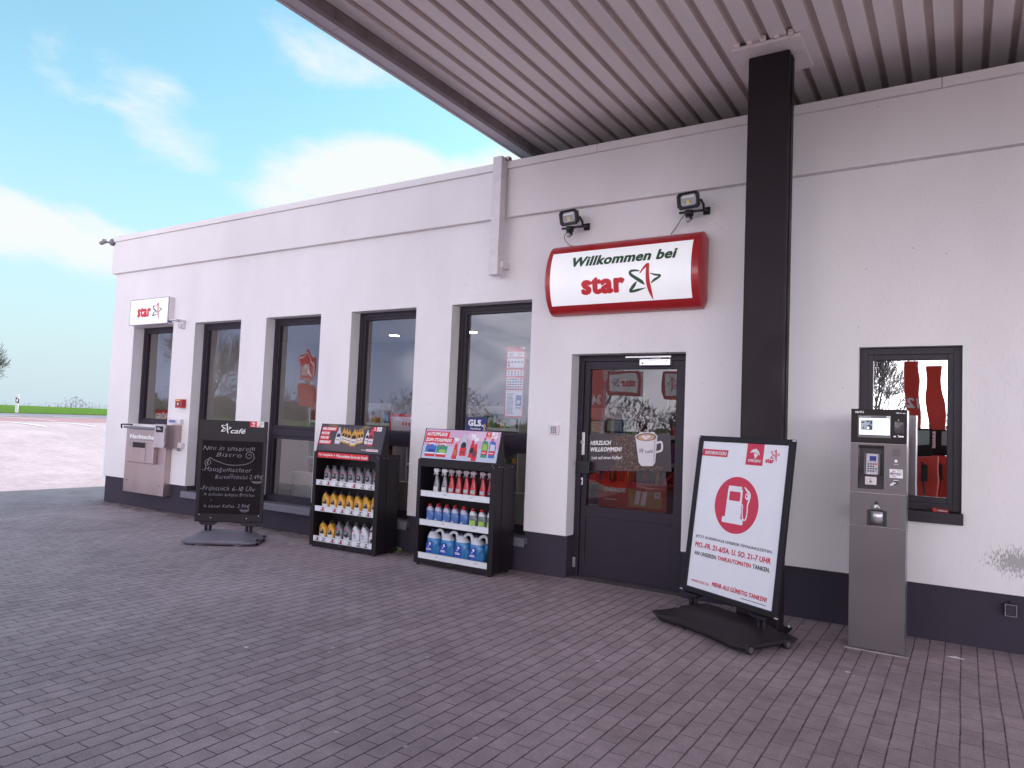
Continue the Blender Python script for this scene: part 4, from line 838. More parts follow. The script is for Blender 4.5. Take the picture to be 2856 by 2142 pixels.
def canister(label,group):
    t=thing('screenwash_canister',label,'canister',(0,0,0),0,group)
    S=[(0,-.006,0,.082,.055,m_bliq2),(.010,-.006,0,.092,.062,m_bliq2),(.10,-.006,0,.093,.062,m_bliq2),(.17,-.014,0,.084,.060,m_bliq2),(.195,-.022,0,.074,.056,m_trans),(.225,-.034,0,.056,.048,m_trans),(.250,-.044,0,.036,.034,m_trans),(.262,-.046,0,.024,.024,m_trans)]
    mb=MB(); mb.loft(S,m_bliq2,22,3.4)
    mb.tube(smooth_path([(-.02,0,.238),(.010,0,.268),(.050,0,.282),(.085,0,.265),(.093,0,.215)],4),[.014]*3+[.016]*10+[.018]*4,m_trans,10)
    mb.tube([(.092,0,.215),(.088,0,.16),(.080,0,.10)],[.018,.020,.010],m_bliq2,10)
    for k in range(3): mb.tube(smooth_path([(.075,-.05,.17-k*.02),(.04,-.062,.12-k*.03),(.0,-.060,.05-k*.02)],4),.007,m_bliq2,6)
    mb.build('canister_body',t)
    mb=MB(); mb.tube([(-.046,0,.258),(-.046,0,.288)],[.026,.024],pm('navy cap',(.02,.02,.07),.4),14); mb.build('cap',t)
    a=Art(.0008); a.poly([(-.088,.02),(-.03,.015),(.002,.06),(.004,.14),(-.02,.17),(-.085,.135)],m_blab,0); a.rect(-.045,-.022,.125,.15,m_ink_white,1); a.rect(-.078,-.02,.082,.089,m_ink_white,1); a.rect(-.078,-.01,.070,.076,m_ink_white,1); a.disc(-.05,.112,.007,.007,m_ink_white,1,8)
    for k in range(3): a.disc(-.065+k*.022,.040,.007,.010,pm('mid blue print',()),1,8)
    a.build('label',t,TR(0,-.0645,0)); return t
# ================================================================ THE TWO RACKS
def rack(name,label,loc,rz,depth,lip,strips):
    t=thing(name,label,'rack',loc,rz)
    mb=MB(); mb.box(-.508,-.462,0,.05,.018,1.12,m_black,.003); mb.box(.448,.508,0,.05,.018,1.12,m_black,.003)
    mb.box(-.462,.448,.001,.05,1.042,1.119,m_black,.003); mb.box(-.462,.448,.001,.05,.018,.066,m_black,.003)
    mb.box(-.505,-.485,.051,depth,.03,1.118,m_black,.002); mb.box(.486,.506,.051,depth,.03,1.118,m_black,.002); mb.box(-.485,.486,.051,depth,1.10,1.117,m_black,.002); mb.box(-.485,.486,.051,depth,.03,.045,m_black)
    mb.box(.507,.511,.14,.155,.04,1.11,m_black); mb.build('cabinet',t)
    mb=MB(); mb.box(-.484,.485,depth-.02,depth-.004,.045,1.10,m_black)
    for k in range(17): mb.box(-.48,.48,depth-.030,depth-.021,.09+k*.06,.12+k*.06,m_black,.003)
    mb.build('back_panel',t)
    for z in (.745,.440,.090):
        mb=MB(); mb.box(-.484,.485,.045,depth-.03,z-.014,z,m_black,.002); s=mb.build('shelf',t)
        mb=MB(); mb.box(-.461,.447,.012,.030,z-.020,z+.042,m_strip,.003); mb.box(-.461,.447,.008,.013,z+.036,z+.042,m_strip); st=mb.build('price_strip',s)
        a=Art(.001); rnd=random.Random(int(z*1000)+len(name))
        for x in strips[{.745:0,.440:1,.090:2}[z]]:
            if lip:
                a.rect(x-.036,x+.036,z-.012,z+.030,m_ink_dark,1); a.rect(x-.034,x-.012,z+.006,z+.026,m_ink_white,2); a.rect(x-.008,x+.008,z-.004,z+.022,m_ink_red if rnd.random()<.4 else m_steel2,2); a.rect(x+.016,x+.034,z-.006,z+.026,m_ink_white,2); a.rect(x-.030,x-.014,z-.006,z+.001,m_ink_white,2)
            else: a.rect(x-.022,x+.030,z-.008,z+.022,m_ink_white,1); a.rect(x-.018,x+.02,z+.010,z+.014,m_ink_dark,2); a.rect(x-.023,x+.031,z+.022,z+.024,m_ink_dark,2)
        a.build('price_label',st,TR(0,.0115,0))
    for x in (-.47,.47):
        for y in (.03,depth-.04): mb=MB(); mb.tube([(x,y,0),(x,y,.02)],.016,m_blackp,10); mb.build('foot',t)
    mb=MB()
    for p in ((.487,-.001,1.085),(.47,-.001,1.105)): mb.tube([p,(p[0],-.004,p[2])],.003,m_silver,6)
    for y in (.07,.13,.30): mb.tube([(.506,y,1.09),(.510,y,1.09)],.004,m_silver,6)
    mb.build('screw',t)
    mb=MB(); mb.tube([(-.05,-.004,.05),(.03,-.004,.05)],.012,m_blackp,8); mb.build('catch',t)
    th=R(14); T=TR(0,.030,1.122,-th)
    mb=MB(); mb.box(-.505,.492,.001,.014,.0,.336,m_black,.002,T); mb.prism([(.03,1.12),(.17,1.12),(.12,1.44),(.11,1.45)],'x',-.508,-.500,m_black); mb.prism([(.03,1.12),(.17,1.12),(.12,1.44),(.11,1.45)],'x',.493,.501,m_black); hd=mb.build('poster_holder',t)
    return t,hd,T
# motor oil rack
t,hd,T=rack('oil_rack','black rack of oil bottles under a dark poster reading GIB DEINEM MOTOR WAS ER VERDIENT',(-6.01,5.985,0),R(2),.36,True,
 ([-.38,-.26,-.12,-.01,.14,.27,.39],[-.33,-.14,-.02,.12,.25,.37],[-.39,-.29,-.15,-.02,.11,.25,.36]))
a=Art(); a.rect(-.441,.341,1.050,1.113,m_ink_red,1); a.text('Nur Leergebinde',-.425,-.200,1.066,1.098,m_ink_white,2,.03); a.poly([(-.182,1.069),(-.164,1.082),(-.182,1.096)],m_ink_white,2); a.text('Ware erhalten Sie an der Kasse!',-.148,.328,1.064,1.099,m_ink_white,2,.03); a.build('header_strip',t)
m_pdk=pm('dark poster ground',(.045,.036,.05),.3); m_pdk2=pm('brown poster ground',(.085,.06,.062),.3); m_ray=pm('golden rays',(.62,.36,.10),.4)
a=Art(.0009); a.rect(-.498,.486,.008,.330,m_pdk,0); a.disc(0,.06,.42,.05,m_pdk2,1)
for k in range(7):
    x=-.40+k*.018; a.stroke([(x,.328),(x+.09+.02*k,.25)],[.003,.0006],m_ray,1,1); x=.26-k*.012; a.stroke([(x,.328),(x-.10-.02*k,.235)],[.003,.0006],m_ray,1,1)
for i,(tx,w_,z) in enumerate((('GIB DEINEM',.205,.262),('MOTOR',.115,.208),('WAS ER',.12,.154),('VERDIENT',.168,.100))):
    x=-.485+ (3-i)*.002; a.rect(x-.01,x+w_+.022,z-.012,z+.038,m_ink_red,2,.008); a.text(tx,x+.003,x+w_+.010,z-.003,z+.029,m_ink_white,3,.045,.18)
def sil(a,x,z,h_,w_,body,lab,cap,lay,low=None):
    a.poly([(x-w_*.42,z),(x+w_*.42,z),(x+w_*.5,z+h_*.12),(x+w_*.48,z+h_*.5),(x+w_*.30,z+h_*.75),(x+w_*.05,z+h_*.88),(x-w_*.22,z+h_*.88),(x-w_*.42,z+h_*.72),(x-w_*.5,z+h_*.45),(x-w_*.5,z+h_*.1)],body,lay)
    a.rect(x-w_*.22,x+w_*.04,z+h_*.88,z+h_,cap,lay); a.disc(x-w_*.02,z+h_*.50,w_*.34,h_*.15,lab,lay+.3,16); a.rect(x-w_*.40,x+w_*.40,z+h_*.10,z+h_*.42,low or m_wlab,lay+.6)
    a.rect(x-w_*.28,x+w_*.28,z+h_*.22,z+h_*.27,m_ink_dark,lay+.8)
for k in (3,2,1): sil(a,.01-k*.045,.095+k*.008,.175,.07,m_gold,m_ink_black,m_gold2,2+(3-k)*.9); sil(a,.04+k*.038,.095+k*.008,.172,.068,m_gold,m_ink_black,m_gold2,2+(3-k)*.9)
sil(a,.045,.080,.205,.100,m_gold,m_ink_black,m_gold2,5.5); sil(a,-.20,.098,.195,.085,m_steel2,m_ink_black,m_wlab,3); sil(a,.240,.115,.165,.06,m_wlab,m_ink_black,m_wlab,3); sil(a,.300,.098,.195,.088,pm('pink red bottle print',(.55,.03,.06),.4),m_pdk,m_ink_red,4)
a.rect(.300,.362,.272,.322,m_ink_red,2); a.rect(.362,.430,.272,.322,m_ink_white,2); a.eagle(.331,.302,.032,m_ink_white,3); a.rect(.311,.351,.279,.285,m_ink_white,3); a.text('star',.372,.400,.283,.295,m_ink_red,3,.04); a.star(.408,.303,.026,m_ink_green,m_ink_green,3)
a.rect(.262,.440,.034,.058,m_ink_white,2); [a.rect(.268+k*.017,.280+k*.017,.041,.051,m_ink_red,3) for k in range(10)]; a.rect(.19,.255,.043,.048,m_ink_white,3)
a.build('poster',hd,T)
NUM='first second third fourth fifth sixth seventh eighth ninth'.split()
def fill(proto,rack_loc,rz,rows,cyc=None):
    """rows: list of (x,y,z,prototype,label)"""
    used=set(); co,si=math.cos(rz),math.sin(rz)
    for x,y,z,p,lab in rows:
        L_=(rack_loc[0]+x*co-y*si,rack_loc[1]+x*si+y*co,z)
        if p.name not in used and 'placed' not in p: used.add(p.name); p.location=L_; p.rotation_euler=(0,0,rz); p['label']=lab; p['placed']=1
        else:
            q=dup(p,L_,rz,lab)
            if 'placed' in q: del q['placed']
G1='oil bottles on the black motor oil rack'
pg=oil_bottle('x','bottle',G1,m_bgrey,m_capg,[(.010,.040,1,m_org),(.040,.070,1,pm('grey label',(.40,.40,.44),.4)),(.062,.122,.80,m_ink_black)])
pgr=oil_bottle('x','bottle',G1,m_bgrey,m_capg,[(.010,.035,1,m_ink_red),(.035,.062,1,m_wlab),(.062,.122,.80,m_ink_black)])
pyl=oil_bottle('x','bottle',G1,m_gold,m_cap,[(.010,.064,1,m_wlab),(.064,.112,.74,m_ink_black)],m_ink_white,m_org,.212,.060)
pdg=oil_bottle('x','bottle',G1,m_bgrey,m_capg,[(.010,.064,1,m_wlab),(.055,.112,.80,m_ink_black)],m_ink_white,m_ink_red,.222,.060)
pwh=oil_bottle('x','bottle',G1,m_trans,m_capg,[(.020,.058,.8,m_wlab),(.058,.10,.5,m_lav)],m_ink_dark,m_ink_red,.222,.058)
psm=oil_bottle('x','bottle',G1,m_wlab,m_cap,[(.010,.045,1,m_org),(.05,.10,.7,m_ink_black)],m_ink_white,m_ink_red,.175,.040)
rows=[]; rnd=random.Random(5); jt=lambda: rnd.uniform(-.004,.004)
for i in range(7):
    x=-.340+i*.126
    rows.append((x+jt(),.085+jt(),.746,pgr if i==1 else pg,'grey oil bottle, %s label foot, %s from left, top shelf of oil rack'%('red' if i==1 else 'orange',NUM[i])))
    rows.append((x+.012+jt(),.175,.746,pg,'grey oil bottle behind the %s front bottle, top shelf of oil rack'%NUM[i]))
    rows.append((x-.010+jt(),.085+jt(),.441,pyl,'golden oil bottle, %s from left in front, middle shelf of oil rack'%NUM[i]))
    rows.append((x+.030+jt(),.185,.441,pyl,'golden oil bottle behind the %s front bottle, middle shelf of oil rack'%NUM[i]))
for i,(p,nm) in enumerate(((pyl,'golden oil bottle'),(pyl,'golden oil bottle'),(pdg,'dark grey oil bottle with white label'),(pdg,'dark grey oil bottle with white label'),(pwh,'cloudy white bottle'),(pwh,'cloudy white bottle'),(psm,'small white bottle with dark cap'))):
    x=-.365+i*.128-(.010 if i==6 else 0)
    rows.append((x,.085,.091,p,'%s, %s from left, bottom shelf of oil rack'%(nm,NUM[i])))
    if i<6: rows.append((x+.040,.19,.091,p,'%s behind the %s front bottle, bottom of oil rack'%(nm,NUM[i])))
fill(None,(-6.01,5.985,0),R(2),rows)
# car care rack
CL=(-4.45,6.0,0); CR=-R(1)
t,hd,T=rack('car_care_rack','black display rack of sprays and blue canisters under a pink poster reading AUTOPFLEGE ZUM STARPREIS',CL,CR,.38,False,([-.13,.21],[-.14,.26],[-.20,.30]))
m_pink1=pm('pink poster ground',(.62,.40,.58),.35); m_pink2=pm('pale poster floor',(.50,.56,.68),.35)
a=Art(.0009); a.rect(-.498,.486,.008,.330,m_pink1,0); a.rect(-.498,.486,.008,.150,m_pink2,1); a.disc(.25,.27,.2,.05,pm('pale pink',(.70,.52,.68),.35),1)
a.rect(-.490,-.170,.246,.306,m_ink_red,2,.006); a.rect(-.492,-.105,.182,.244,m_ink_red,2,.006); a.text('AUTOPFLEGE',-.476,-.190,.257,.296,m_ink_white,3,.04,.2); a.text('ZUM STARPREIS',-.478,-.120,.194,.233,m_ink_white,3,.04,.2)
m_pb=pm('blue canister print',(.04,.15,.50),.4); m_pg=pm('green canister print',(.03,.28,.17),.4)
for x,m in ((-.385,m_pb),(-.235,m_pg)):
    a.poly([(x-.07,.03),(x+.065,.03),(x+.075,.14),(x+.05,.165),(x-.06,.160),(x-.075,.13)],m,2); a.stroke([(x-.03,.16),(x+.01,.176),(x+.055,.155)],.012,m_ink_white,3); a.disc(x-.01,.152,.014,.012,m_ink_red,4,12); a.rect(x-.068,x+.064,.03,.058,m_ink_red,3); a.rect(x-.068,x+.064,.060,.075,m_ink_white,3); a.disc(x+.01,.095,.05,.018,m_leaf if m is m_pg else m_blue,3,14)
def spr(a,x,z,h_,m,l2):
    a.poly([(x-.034,z),(x+.030,z),(x+.034,z+h_*.35),(x+.012,z+h_*.72),(x-.008,z+h_*.72),(x-.022,z+h_*.45)],m,3); a.poly([(x-.03,z+h_*.98),(x+.03,z+h_*.96),(x+.026,z+h_*.84),(x-.004,z+h_*.80),(x-.010,z+h_*.74),(x-.02,z+h_*.74),(x-.014,z+h_*.84),(x-.034,z+h_*.86)],m_ink_white,3); a.disc(x+.002,z+h_*.30,.024,.032,l2,4,14); a.rect(x-.03,x+.028,z,z+h_*.10,m_ink_red,5)
spr(a,-.055,.02,.235,m_ink_red,m_org); spr(a,.155,.045,.255,m_ink_red,m_ink_black); spr(a,.200,.012,.255,m_ink_red,m_ink_dark)
sil(a,.048,.030,.27,.105,m_steel2,m_ink_black,m_steel2,5.5,m_ink_red)
for x,m,l_ in ((.320,m_pg,m_leaf),(.415,m_pb,m_trans)):
    a.poly([(x-.04,.055),(x+.035,.055),(x+.04,.16),(x+.022,.225),(x-.035,.235),(x-.044,.2)],m,2); a.rect(x-.03,x-.005,.235,.26,m_ink_red,2); a.poly([(x-.034,.13),(x+.030,.13),(x+.024,.19),(x-.030,.20)],l_,3); a.rect(x-.037,x+.034,.085,.128,m_ink_red,3); a.rect(x-.03,x+.02,.10,.108,m_ink_white,4)
a.rect(.305,.375,.262,.322,m_ink_red,2); a.rect(.375,.450,.262,.322,m_ink_white,2); a.eagle(.340,.300,.036,m_ink_white,3); a.rect(.318,.362,.270,.277,m_ink_white,3); a.text('star',.386,.418,.274,.288,m_ink_red,3,.04); a.star(.428,.298,.030,m_ink_red,m_ink_green,3)
a.build('poster',hd,T)
G2='spray bottles on the top shelf of the car care rack'; G3='small bottles on the middle shelf of the car care rack'; G4='big blue canisters on the car care rack'
s1=spray_bottle('x',G2,m_clear,m_sprayw,(m_wlab,m_wlab)); s2=spray_bottle('x',G2,m_sprayr,m_sprayg,(m_ink_red,pm('grey label',()))); s3=spray_bottle('x',G2,m_sprayr,m_sprayg,(m_ink_black,m_ink_black))
b1=wash_bottle('x',G3,m_bliq,m_lav,m_bliq,m_ink_red,m_rcap); b2=wash_bottle('x',G3,m_gliq,m_trans,m_leaf,m_org,m_rcap); c1=canister('x',G4)
rows=[]
for i,x in enumerate((-.322,-.212,-.118,-.022,.078,.168,.288,.385,.455)):
    p=s1 if i<2 else (s3 if i>6 else s2); nm=('clear spray bottle with white head','red spray bottle with grey label','red spray bottle with black label')[0 if i<2 else (2 if i>6 else 1)]
    rows.append((x-(.02 if i==8 else 0),.105 if i<8 else .15,.746,p,'%s, %s from left, top shelf of care rack'%(nm,NUM[i])))
for i,x in enumerate((-.372,-.262,-.148,-.038,.082,.198,.312,.420)):
    nm='blue bottle with red cap' if i<5 else 'grey green bottle with lime label'
    rows.append((x,.09,.441,b1 if i<5 else b2,'%s, %s from left, middle of care rack'%(nm,NUM[i])))
    if i in (0,1,2,3,6): rows.append((x+.045,.185,.441,b1 if i<5 else b2,'%s behind the %s front bottle, middle of care rack'%(nm,NUM[i])))
for i in range(4): rows.append((-.300+i*.191,.115,.091,c1,'blue screenwash canister with handle, %s of four from left, bottom of care rack'%NUM[i]))
fill(None,CL,CR,rows)
for o in list(C.objects):
    if 'placed' in o: del o['placed']

# ================================================================ STANDING SIGNS
def molded_base(t,hx,yf,yb,h_,m,conc,edge,name='base'):
    """weighted moulded foot: concave long sides, raised middle, chamfered rim"""
    nx,ny=36,16; mb=MB(); i=mb.mi(m); top=[]; bot=[]
    def P(u,v,k):   # u,v in -1..1 ; k scales the footprint
        x=u*hx*k; e=1-conc*(1-abs(u)**1.6); c=1-.16*max(0,abs(u)-.80)/.20
        y=((yf if v<0 else yb)*abs(v)*e*c)*k; return x,y
    for a in range(nx+1):
        rt=[];rb=[]
        for b_ in range(ny+1):
            u=-1+2*a/nx; v=-1+2*b_/ny; x,y=P(u,v,1)
            fx=1-ss(.55,1,abs(u))*.58; fy=1-ss(.35,1.0,abs(v))*.52; z=h_*fx*fy
            z=max(z,edge)
            if b_ in (0,ny) or a in (0,nx): z=edge
            rt.append(mb.bm.verts.new((x,y,z))); x2,y2=P(u,v,.93); rb.append(mb.bm.verts.new((x2,y2,edge*.32)))
        top.append(rt);bot.append(rb)
    for a in range(nx):
        for b_ in range(ny):
            f=mb.bm.faces.new((top[a][b_],top[a+1][b_],top[a+1][b_+1],top[a][b_+1])); f.material_index=i; f.smooth=True
            f=mb.bm.faces.new((bot[a][b_],bot[a][b_+1],bot[a+1][b_+1],bot[a+1][b_])); f.material_index=i
    ring=[(a,0) for a in range(nx)]+[(nx,b_) for b_ in range(ny)]+[(a,ny) for a in range(nx,0,-1)]+[(0,b_) for b_ in range(ny,0,-1)]
    for p,q in zip(ring,ring[1:]+ring[:1]):
        f=mb.bm.faces.new((top[p[0]][p[1]],bot[p[0]][p[1]],bot[q[0]][q[1]],top[q[0]][q[1]])); f.material_index=i; f.smooth=True
    return mb
def springs(t,xs,z0,z1,y):
    for x in xs:
        mb=MB()
        for dx in (-.024,.024):
            mb.tube([(x+dx,y,z0),(x+dx,y,z1)],.013,m_dark,10)
            for k in range(10): z=z0+.004+(z1-z0-.01)*k/9; mb.tube([(x+dx,y,z),(x+dx,y,z+.005)],.0195,m_dark,12)
        mb.build('spring_leg',t)
t=thing('information_stand','tall black framed poster stand headed INFORMATION, red fuel pump disc, black rubber base','sign stand',(-1.533,5.639,0),-R(29.5))
b_=molded_base(t,.505,-.37,.25,.140,m_rubber,.16,.062)
for k in range(7):
    for j in range(3): b_.box(-.36+k*.034,-.334+k*.034,-.24+j*.05,-.20+j*.05,.088+j*.013,.0945+j*.015,m_rubber,.003)
    for j in range(3): b_.box(.14+k*.030,.163+k*.030,-.24+j*.05,-.20+j*.05,.088+j*.013-.001*k,.0945+j*.015-.001*k,m_rubber,.003)
base=b_.build('base',t)
for y in (-.27,.10):
    mb=MB(); mb.tube([(.480,y,.034),(.508,y,.034)],.034,m_blackp,18); mb.tube([(.507,y,.034),(.511,y,.034)],.020,m_term,16); mb.build('wheel',base)
springs(t,(-.355,.355),.09,.195,-.005)
for x in (-.355,.355): mb=MB(); mb.prism([(x-.09,.212),(x-.06,.192),(x+.06,.192),(x+.09,.212)],'y',-.045,.045,m_dark); mb.build('leg_bracket',t)
T=TR(0,0,.20,-R(7))
mb=MB(); w_,h_=.492,1.305
frame4(mb,-w_,w_,.012,h_,.047,-.018,.016,m_black,.008); mb.box(-w_+.03,w_-.03,.0,.014,.03,h_-.02,m_black); mb.build('frame',t,T)
mb=MB()
for sx in (-1,1):
    for z in (.02,h_-.012): mb.box(sx*w_-.016,sx*w_+.016,-.020,-.010,z-.005,z+.006,m_silver,.003)
mb.build('corner_clip',t,T)
INK=pm('information red',(.66,.030,.075),.4)
a=Art(.0011); a.rect(-.445,.445,.058,1.262,m_poster,0)
a.rect(-.444,-.158,1.137,1.194,INK,1,.006); a.text('INFORMATION',-.412,-.170,1.150,1.180,m_ink_white,2,.035,.2)
a.rect(.040,.209,1.092,1.262,INK,1,.003); a.eagle(.128,1.180,.100,m_ink_white,2); a.text('ORLEN',.063,.188,1.117,1.138,m_ink_white,2,.035)
a.text('star',.236,.318,1.118,1.150,INK,2,.045); a.star(.322,1.178,.085,INK,INK,2)
a.disc(-.010,.768,.226,.222,INK,1,64)
pw=m_poster
a.rrect(-.103,.036,.893,.915,.008,pw,2); a.poly([(-.112,.645),(.052,.645),(.046,.895),(-.106,.895)],pw,2); a.rrect(-.140,.080,.622,.668,.012,pw,2.2); a.rrect(-.086,.028,.800,.872,.008,INK,3.2)
a.stroke([(.046,.780),(.060,.770),(.064,.715),(.078,.668),(.104,.672),(.112,.73),(.108,.78),(.118,.82),(.118,.865),(.088,.892),(.062,.915)],[.010,.010,.011,.011,.011,.011,.012,.016,.020,.016,.010],pw,2)
a.disc(.094,.845,.018,.026,pw,2.5,16,.3); a.disc(.092,.848,.008,.013,INK,3.5,12,.3)
a.text('JETZT AUSSERHALB UNSERER ÖFFNUNGSZEITEN',-.405,.386,.454,.486,m_ink_dark,2,.012)
a.text('MO.-FR. 21-6/SA. U. SO. 21-7 UHR',-.402,.386,.383,.426,INK,2,.030,.05)
a.text('AN UNSEREN',-.400,-.156,.318,.351,m_ink_dark,2,.018); a.text('TANKAUTOMATEN',-.140,.206,.320,.353,INK,2,.022,.05); a.text('TANKEN.',.222,.386,.322,.355,m_ink_dark,2,.022)
a.text('www.star.de',-.398,-.200,.102,.130,INK,2,.0); a.text('MEHR ALS GÜNSTIG TANKEN!',-.166,.386,.108,.150,INK,2,.030,.06)
for k in range(22): a.rect(.14+k*.011,.149+k*.011,.082,.087,m_ink_dark,2)
a.build('poster',t,T@TR(0,-.004,0))
# chalkboard
t=thing('chalkboard_stand','black cafe chalkboard with hand lettered menu on a grey wheeled plastic base','chalkboard',(-7.38,5.46,0),R(37))
base=molded_base(t,.43,-.30,.30,.135,m_greyp,.02,.050).build('base',t)
for x in (-.22,.22):
    for y in (-.22,.2): mb=MB(); mb.tube([(x,y,0),(x,y,.03)],[.06,.055],m_greyp,14); mb.build('foot',base)
for y in (-.16,.12):
    mb=MB(); mb.tube([(.395,y,.036),(.425,y,.036)],.036,m_blackp,16); mb.tube([(.424,y,.036),(.428,y,.036)],.022,m_greyp,14); mb.build('wheel',base)
springs(t,(-.21,.26),.11,.205,0)
for x in (-.21,.26): mb=MB(); mb.prism([(x-.10,.232),(x-.07,.202),(x+.07,.202),(x+.10,.232)],'y',-.04,.04,m_dark); mb.build('leg_bracket',t)
T=TR(.022,0,.2,0)
mb=MB(); mb.box(-.392,.392,-.014,.014,.035,1.24,m_black,.010); bd=mb.build('board',t,T)
a=Art(.0011); a.rect(-.350,.356,.132,.998,m_chalkb,0)
for x in (-.34,.345):
    for z in (.085,.12): a.disc(x*(.6 if z<.1 else 1),z,.005,.005,m_ink_white,1,8)
a.rect(.185,.267,1.172,1.238,m_ink_red,1); a.rect(.267,.349,1.172,1.238,m_ink_white,1); a.eagle(.226,1.212,.045,m_ink_white,2); a.rect(.203,.249,1.180,1.188,m_ink_white,2); a.text('star',.283,.318,1.180,1.193,m_ink_red,2,.04); a.star(.322,1.212,.034,INK,m_ink_green,2)
a.star(-.085,1.140,.118,m_ink_white,m_ink_white,1,1.0); a.text('café',-.035,.140,1.088,1.148,m_ink_white,1,.015,.3)
a.build('header_print',bd,T@TR(0,-.0145,0))
a=Art(.0011)
ch=[('Neu in unserem',-.345,.262,.882,.062,0),('Bistro',-.190,.115,.808,.055,0),('-Hausgemachter',-.345,.235,.632,.055,0),('Kartoffelsalat',-.185,.200,.545,.052,.02),('2,49€',.212,.372,.552,.056,0),('-Frühstück 6-10 Uhr',-.350,.298,.408,.058,0),('1x einfaches belegtes Brötchen',-.305,.285,.345,.038,0),('+',-.222,-.200,.275,.030,0),('1x kleiner Kaffee',-.300,.062,.205,.042,0),('3,99€',.090,.240,.208,.048,0)]
for tx,x0,x1,z,hh,sl in ch: a.hand(tx,x0,x1,z,hh,m_chalk,1,sl)
def spiral(cx,cz,r,d,a0):
    return [(cx+d*r*(1-k/16*.85)*math.cos(a0+k*.62),cz+r*(1-k/16*.85)*math.sin(a0+k*.62)) for k in range(16)]
a.stroke(spiral(-.268,.735,.045,-1,-1.2)[::-1]+[(-.26,.79),(-.20,.765),(-.05,.715),(.10,.715),(.21,.745),(.26,.80)]+spiral(.200,.828,.055,1,-.2),.0042,m_chalk,1,4)
for x0,x1,z in ((.235,.365,.530),(.245,.36,.520),(.26,.35,.510),(.12,.235,.190),(.13,.23,.180),(.14,.22,.168)): a.stroke([(x0,z),((x0+x1)/2,z-.006),(x1,z+.002)],.0035,m_chalk,1,3)
a.build('chalk_writing',bd,T@TR(0,-.0165,0))

# ================================================================ PAYMENT TERMINAL
t=thing('payment_terminal','tall grey fuel payment terminal with lit screen and keypad standing before the right hand window','payment terminal',(-.52,5.833,0))
x0,x1=-.178,.186
mb=MB(); mb.box(x0+.002,x1-.002,.076,.25,.012,1.742,m_termside,.003); mb.box(x0+.002,x1-.002,.012,.0757,.012,1.150,m_termside); mb.box(x0+.002,x1-.002,.012,.0757,1.486,1.742,m_termside); mb.box(x0+.002,-.131,.012,.0757,1.1503,1.4857,m_termside); mb.box(.047,x1-.002,.012,.0757,1.1503,1.4857,m_termside); cab=mb.build('cabinet',t)
mb=MB(); mb.box(x0,x1,-.002,.011,.012,.887,m_term,.003); mb.build('lower_front',t)
mb=MB(); mb.box(x0,x1,-.002,.011,.893,1.128,m_term,.003); mf=mb.build('receipt_front',t)
mb=MB(); wall_open(mb,x0,x1,1.134,1.490,-.002,.011,[(-.127,.043,1.160,1.477)],m_term); uf=mb.build('card_front',t)
mb=MB(); mb.box(x0,x1,-.004,.011,1.494,1.742,m_termblk,.003); hd=mb.build('screen_panel',t)
mb=MB(); mb.box(x0-.02,x1+.03,-.03,.27,0,.010,pm('concrete footing',(.30,.27,.27),.9,var=.3,vscale=20)); mb.build('footing',t)
a=Art(.0008); a.text('HUTH',-.151,-.095,1.711,1.726,m_steel2,1,.02); a.text('T5010',.114,.152,1.712,1.721,m_steel2,1,.01); a.rect(.158,.176,1.713,1.717,m_steel2,1)
a.rect(-.131,.084,1.534,1.695,pm('screen edge',(.14,.11,.14),.3),1); 
a.poly([(.128,1.668),(.138,1.668),(.133,1.662)],m_ink_white,1); a.poly([(.126,1.556),(.136,1.556),(.131,1.562)],m_ink_white,1); a.rect(.102,.118,1.543,1.553,m_steel2,1); a.rect(.132,.166,1.543,1.553,m_steel2,1)
a.build('panel_print',hd,TR(0,-.004,0))
a=Art(.0008); a.rect(-.123,.078,1.554,1.676,m_screen,0); a.text('How to Shop Solution',-.120,-.045,1.680,1.690,m_ink_white,0,.01); a.rect(.055,.080,1.680,1.692,m_ink_white,0)
a.rect(-.113,-.033,1.588,1.662,pm('screen grey',(.42,.52,.60),.3),1); a.rect(-.111,-.083,1.634,1.655,m_ink_white,2); a.rect(-.108,-.086,1.638,1.650,m_ink_dark,3); a.rect(-.075,-.055,1.645,1.656,m_ink_dark,2); a.rect(-.05,-.036,1.640,1.656,m_ink_dark,2); a.disc(-.045,1.634,.010,.004,m_ink_dark,2,10)
a.poly([(-.075,1.592),(-.036,1.590),(-.036,1.618),(-.055,1.628),(-.078,1.616)],m_ink_dark,2); a.poly([(-.072,1.596),(-.056,1.595),(-.056,1.612),(-.072,1.612)],m_screen,3); a.stroke([(-.100,1.592),(-.094,1.602),(-.092,1.612),(-.098,1.604)],.003,m_ink_dark,3,3); a.stroke([(-.092,1.603),(-.086,1.592)],.003,m_ink_dark,3,1); a.disc(-.092,1.617,.003,.003,m_ink_dark,3,8)
for k,(w_,b2) in enumerate(((.03,1),(.085,0),(.07,0),(0,0),(.045,1),(.088,0),(.03,0))): a.rect(-.022,-.022+w_+.0001,1.640-k*.011,1.6425-k*.011+b2*.001,m_ink_dark,2)
a.build('screen',hd,TR(0,-.0055,0))
a=Art(.0008); a.rrect(.108,.169,1.573,1.654,.003,pm('reader glass',(.045,.035,.040),.15,coat=.5),0); a.poly([(.118,1.646),(.150,1.652),(.166,1.640),(.138,1.622)],pm('reader ghost',(.10,.08,.09),.3),1); a.build('contactless_reader',hd,TR(0,-.005,0))
m_plate=pm('pin pad grey plastic',(.60,.58,.64),.4)
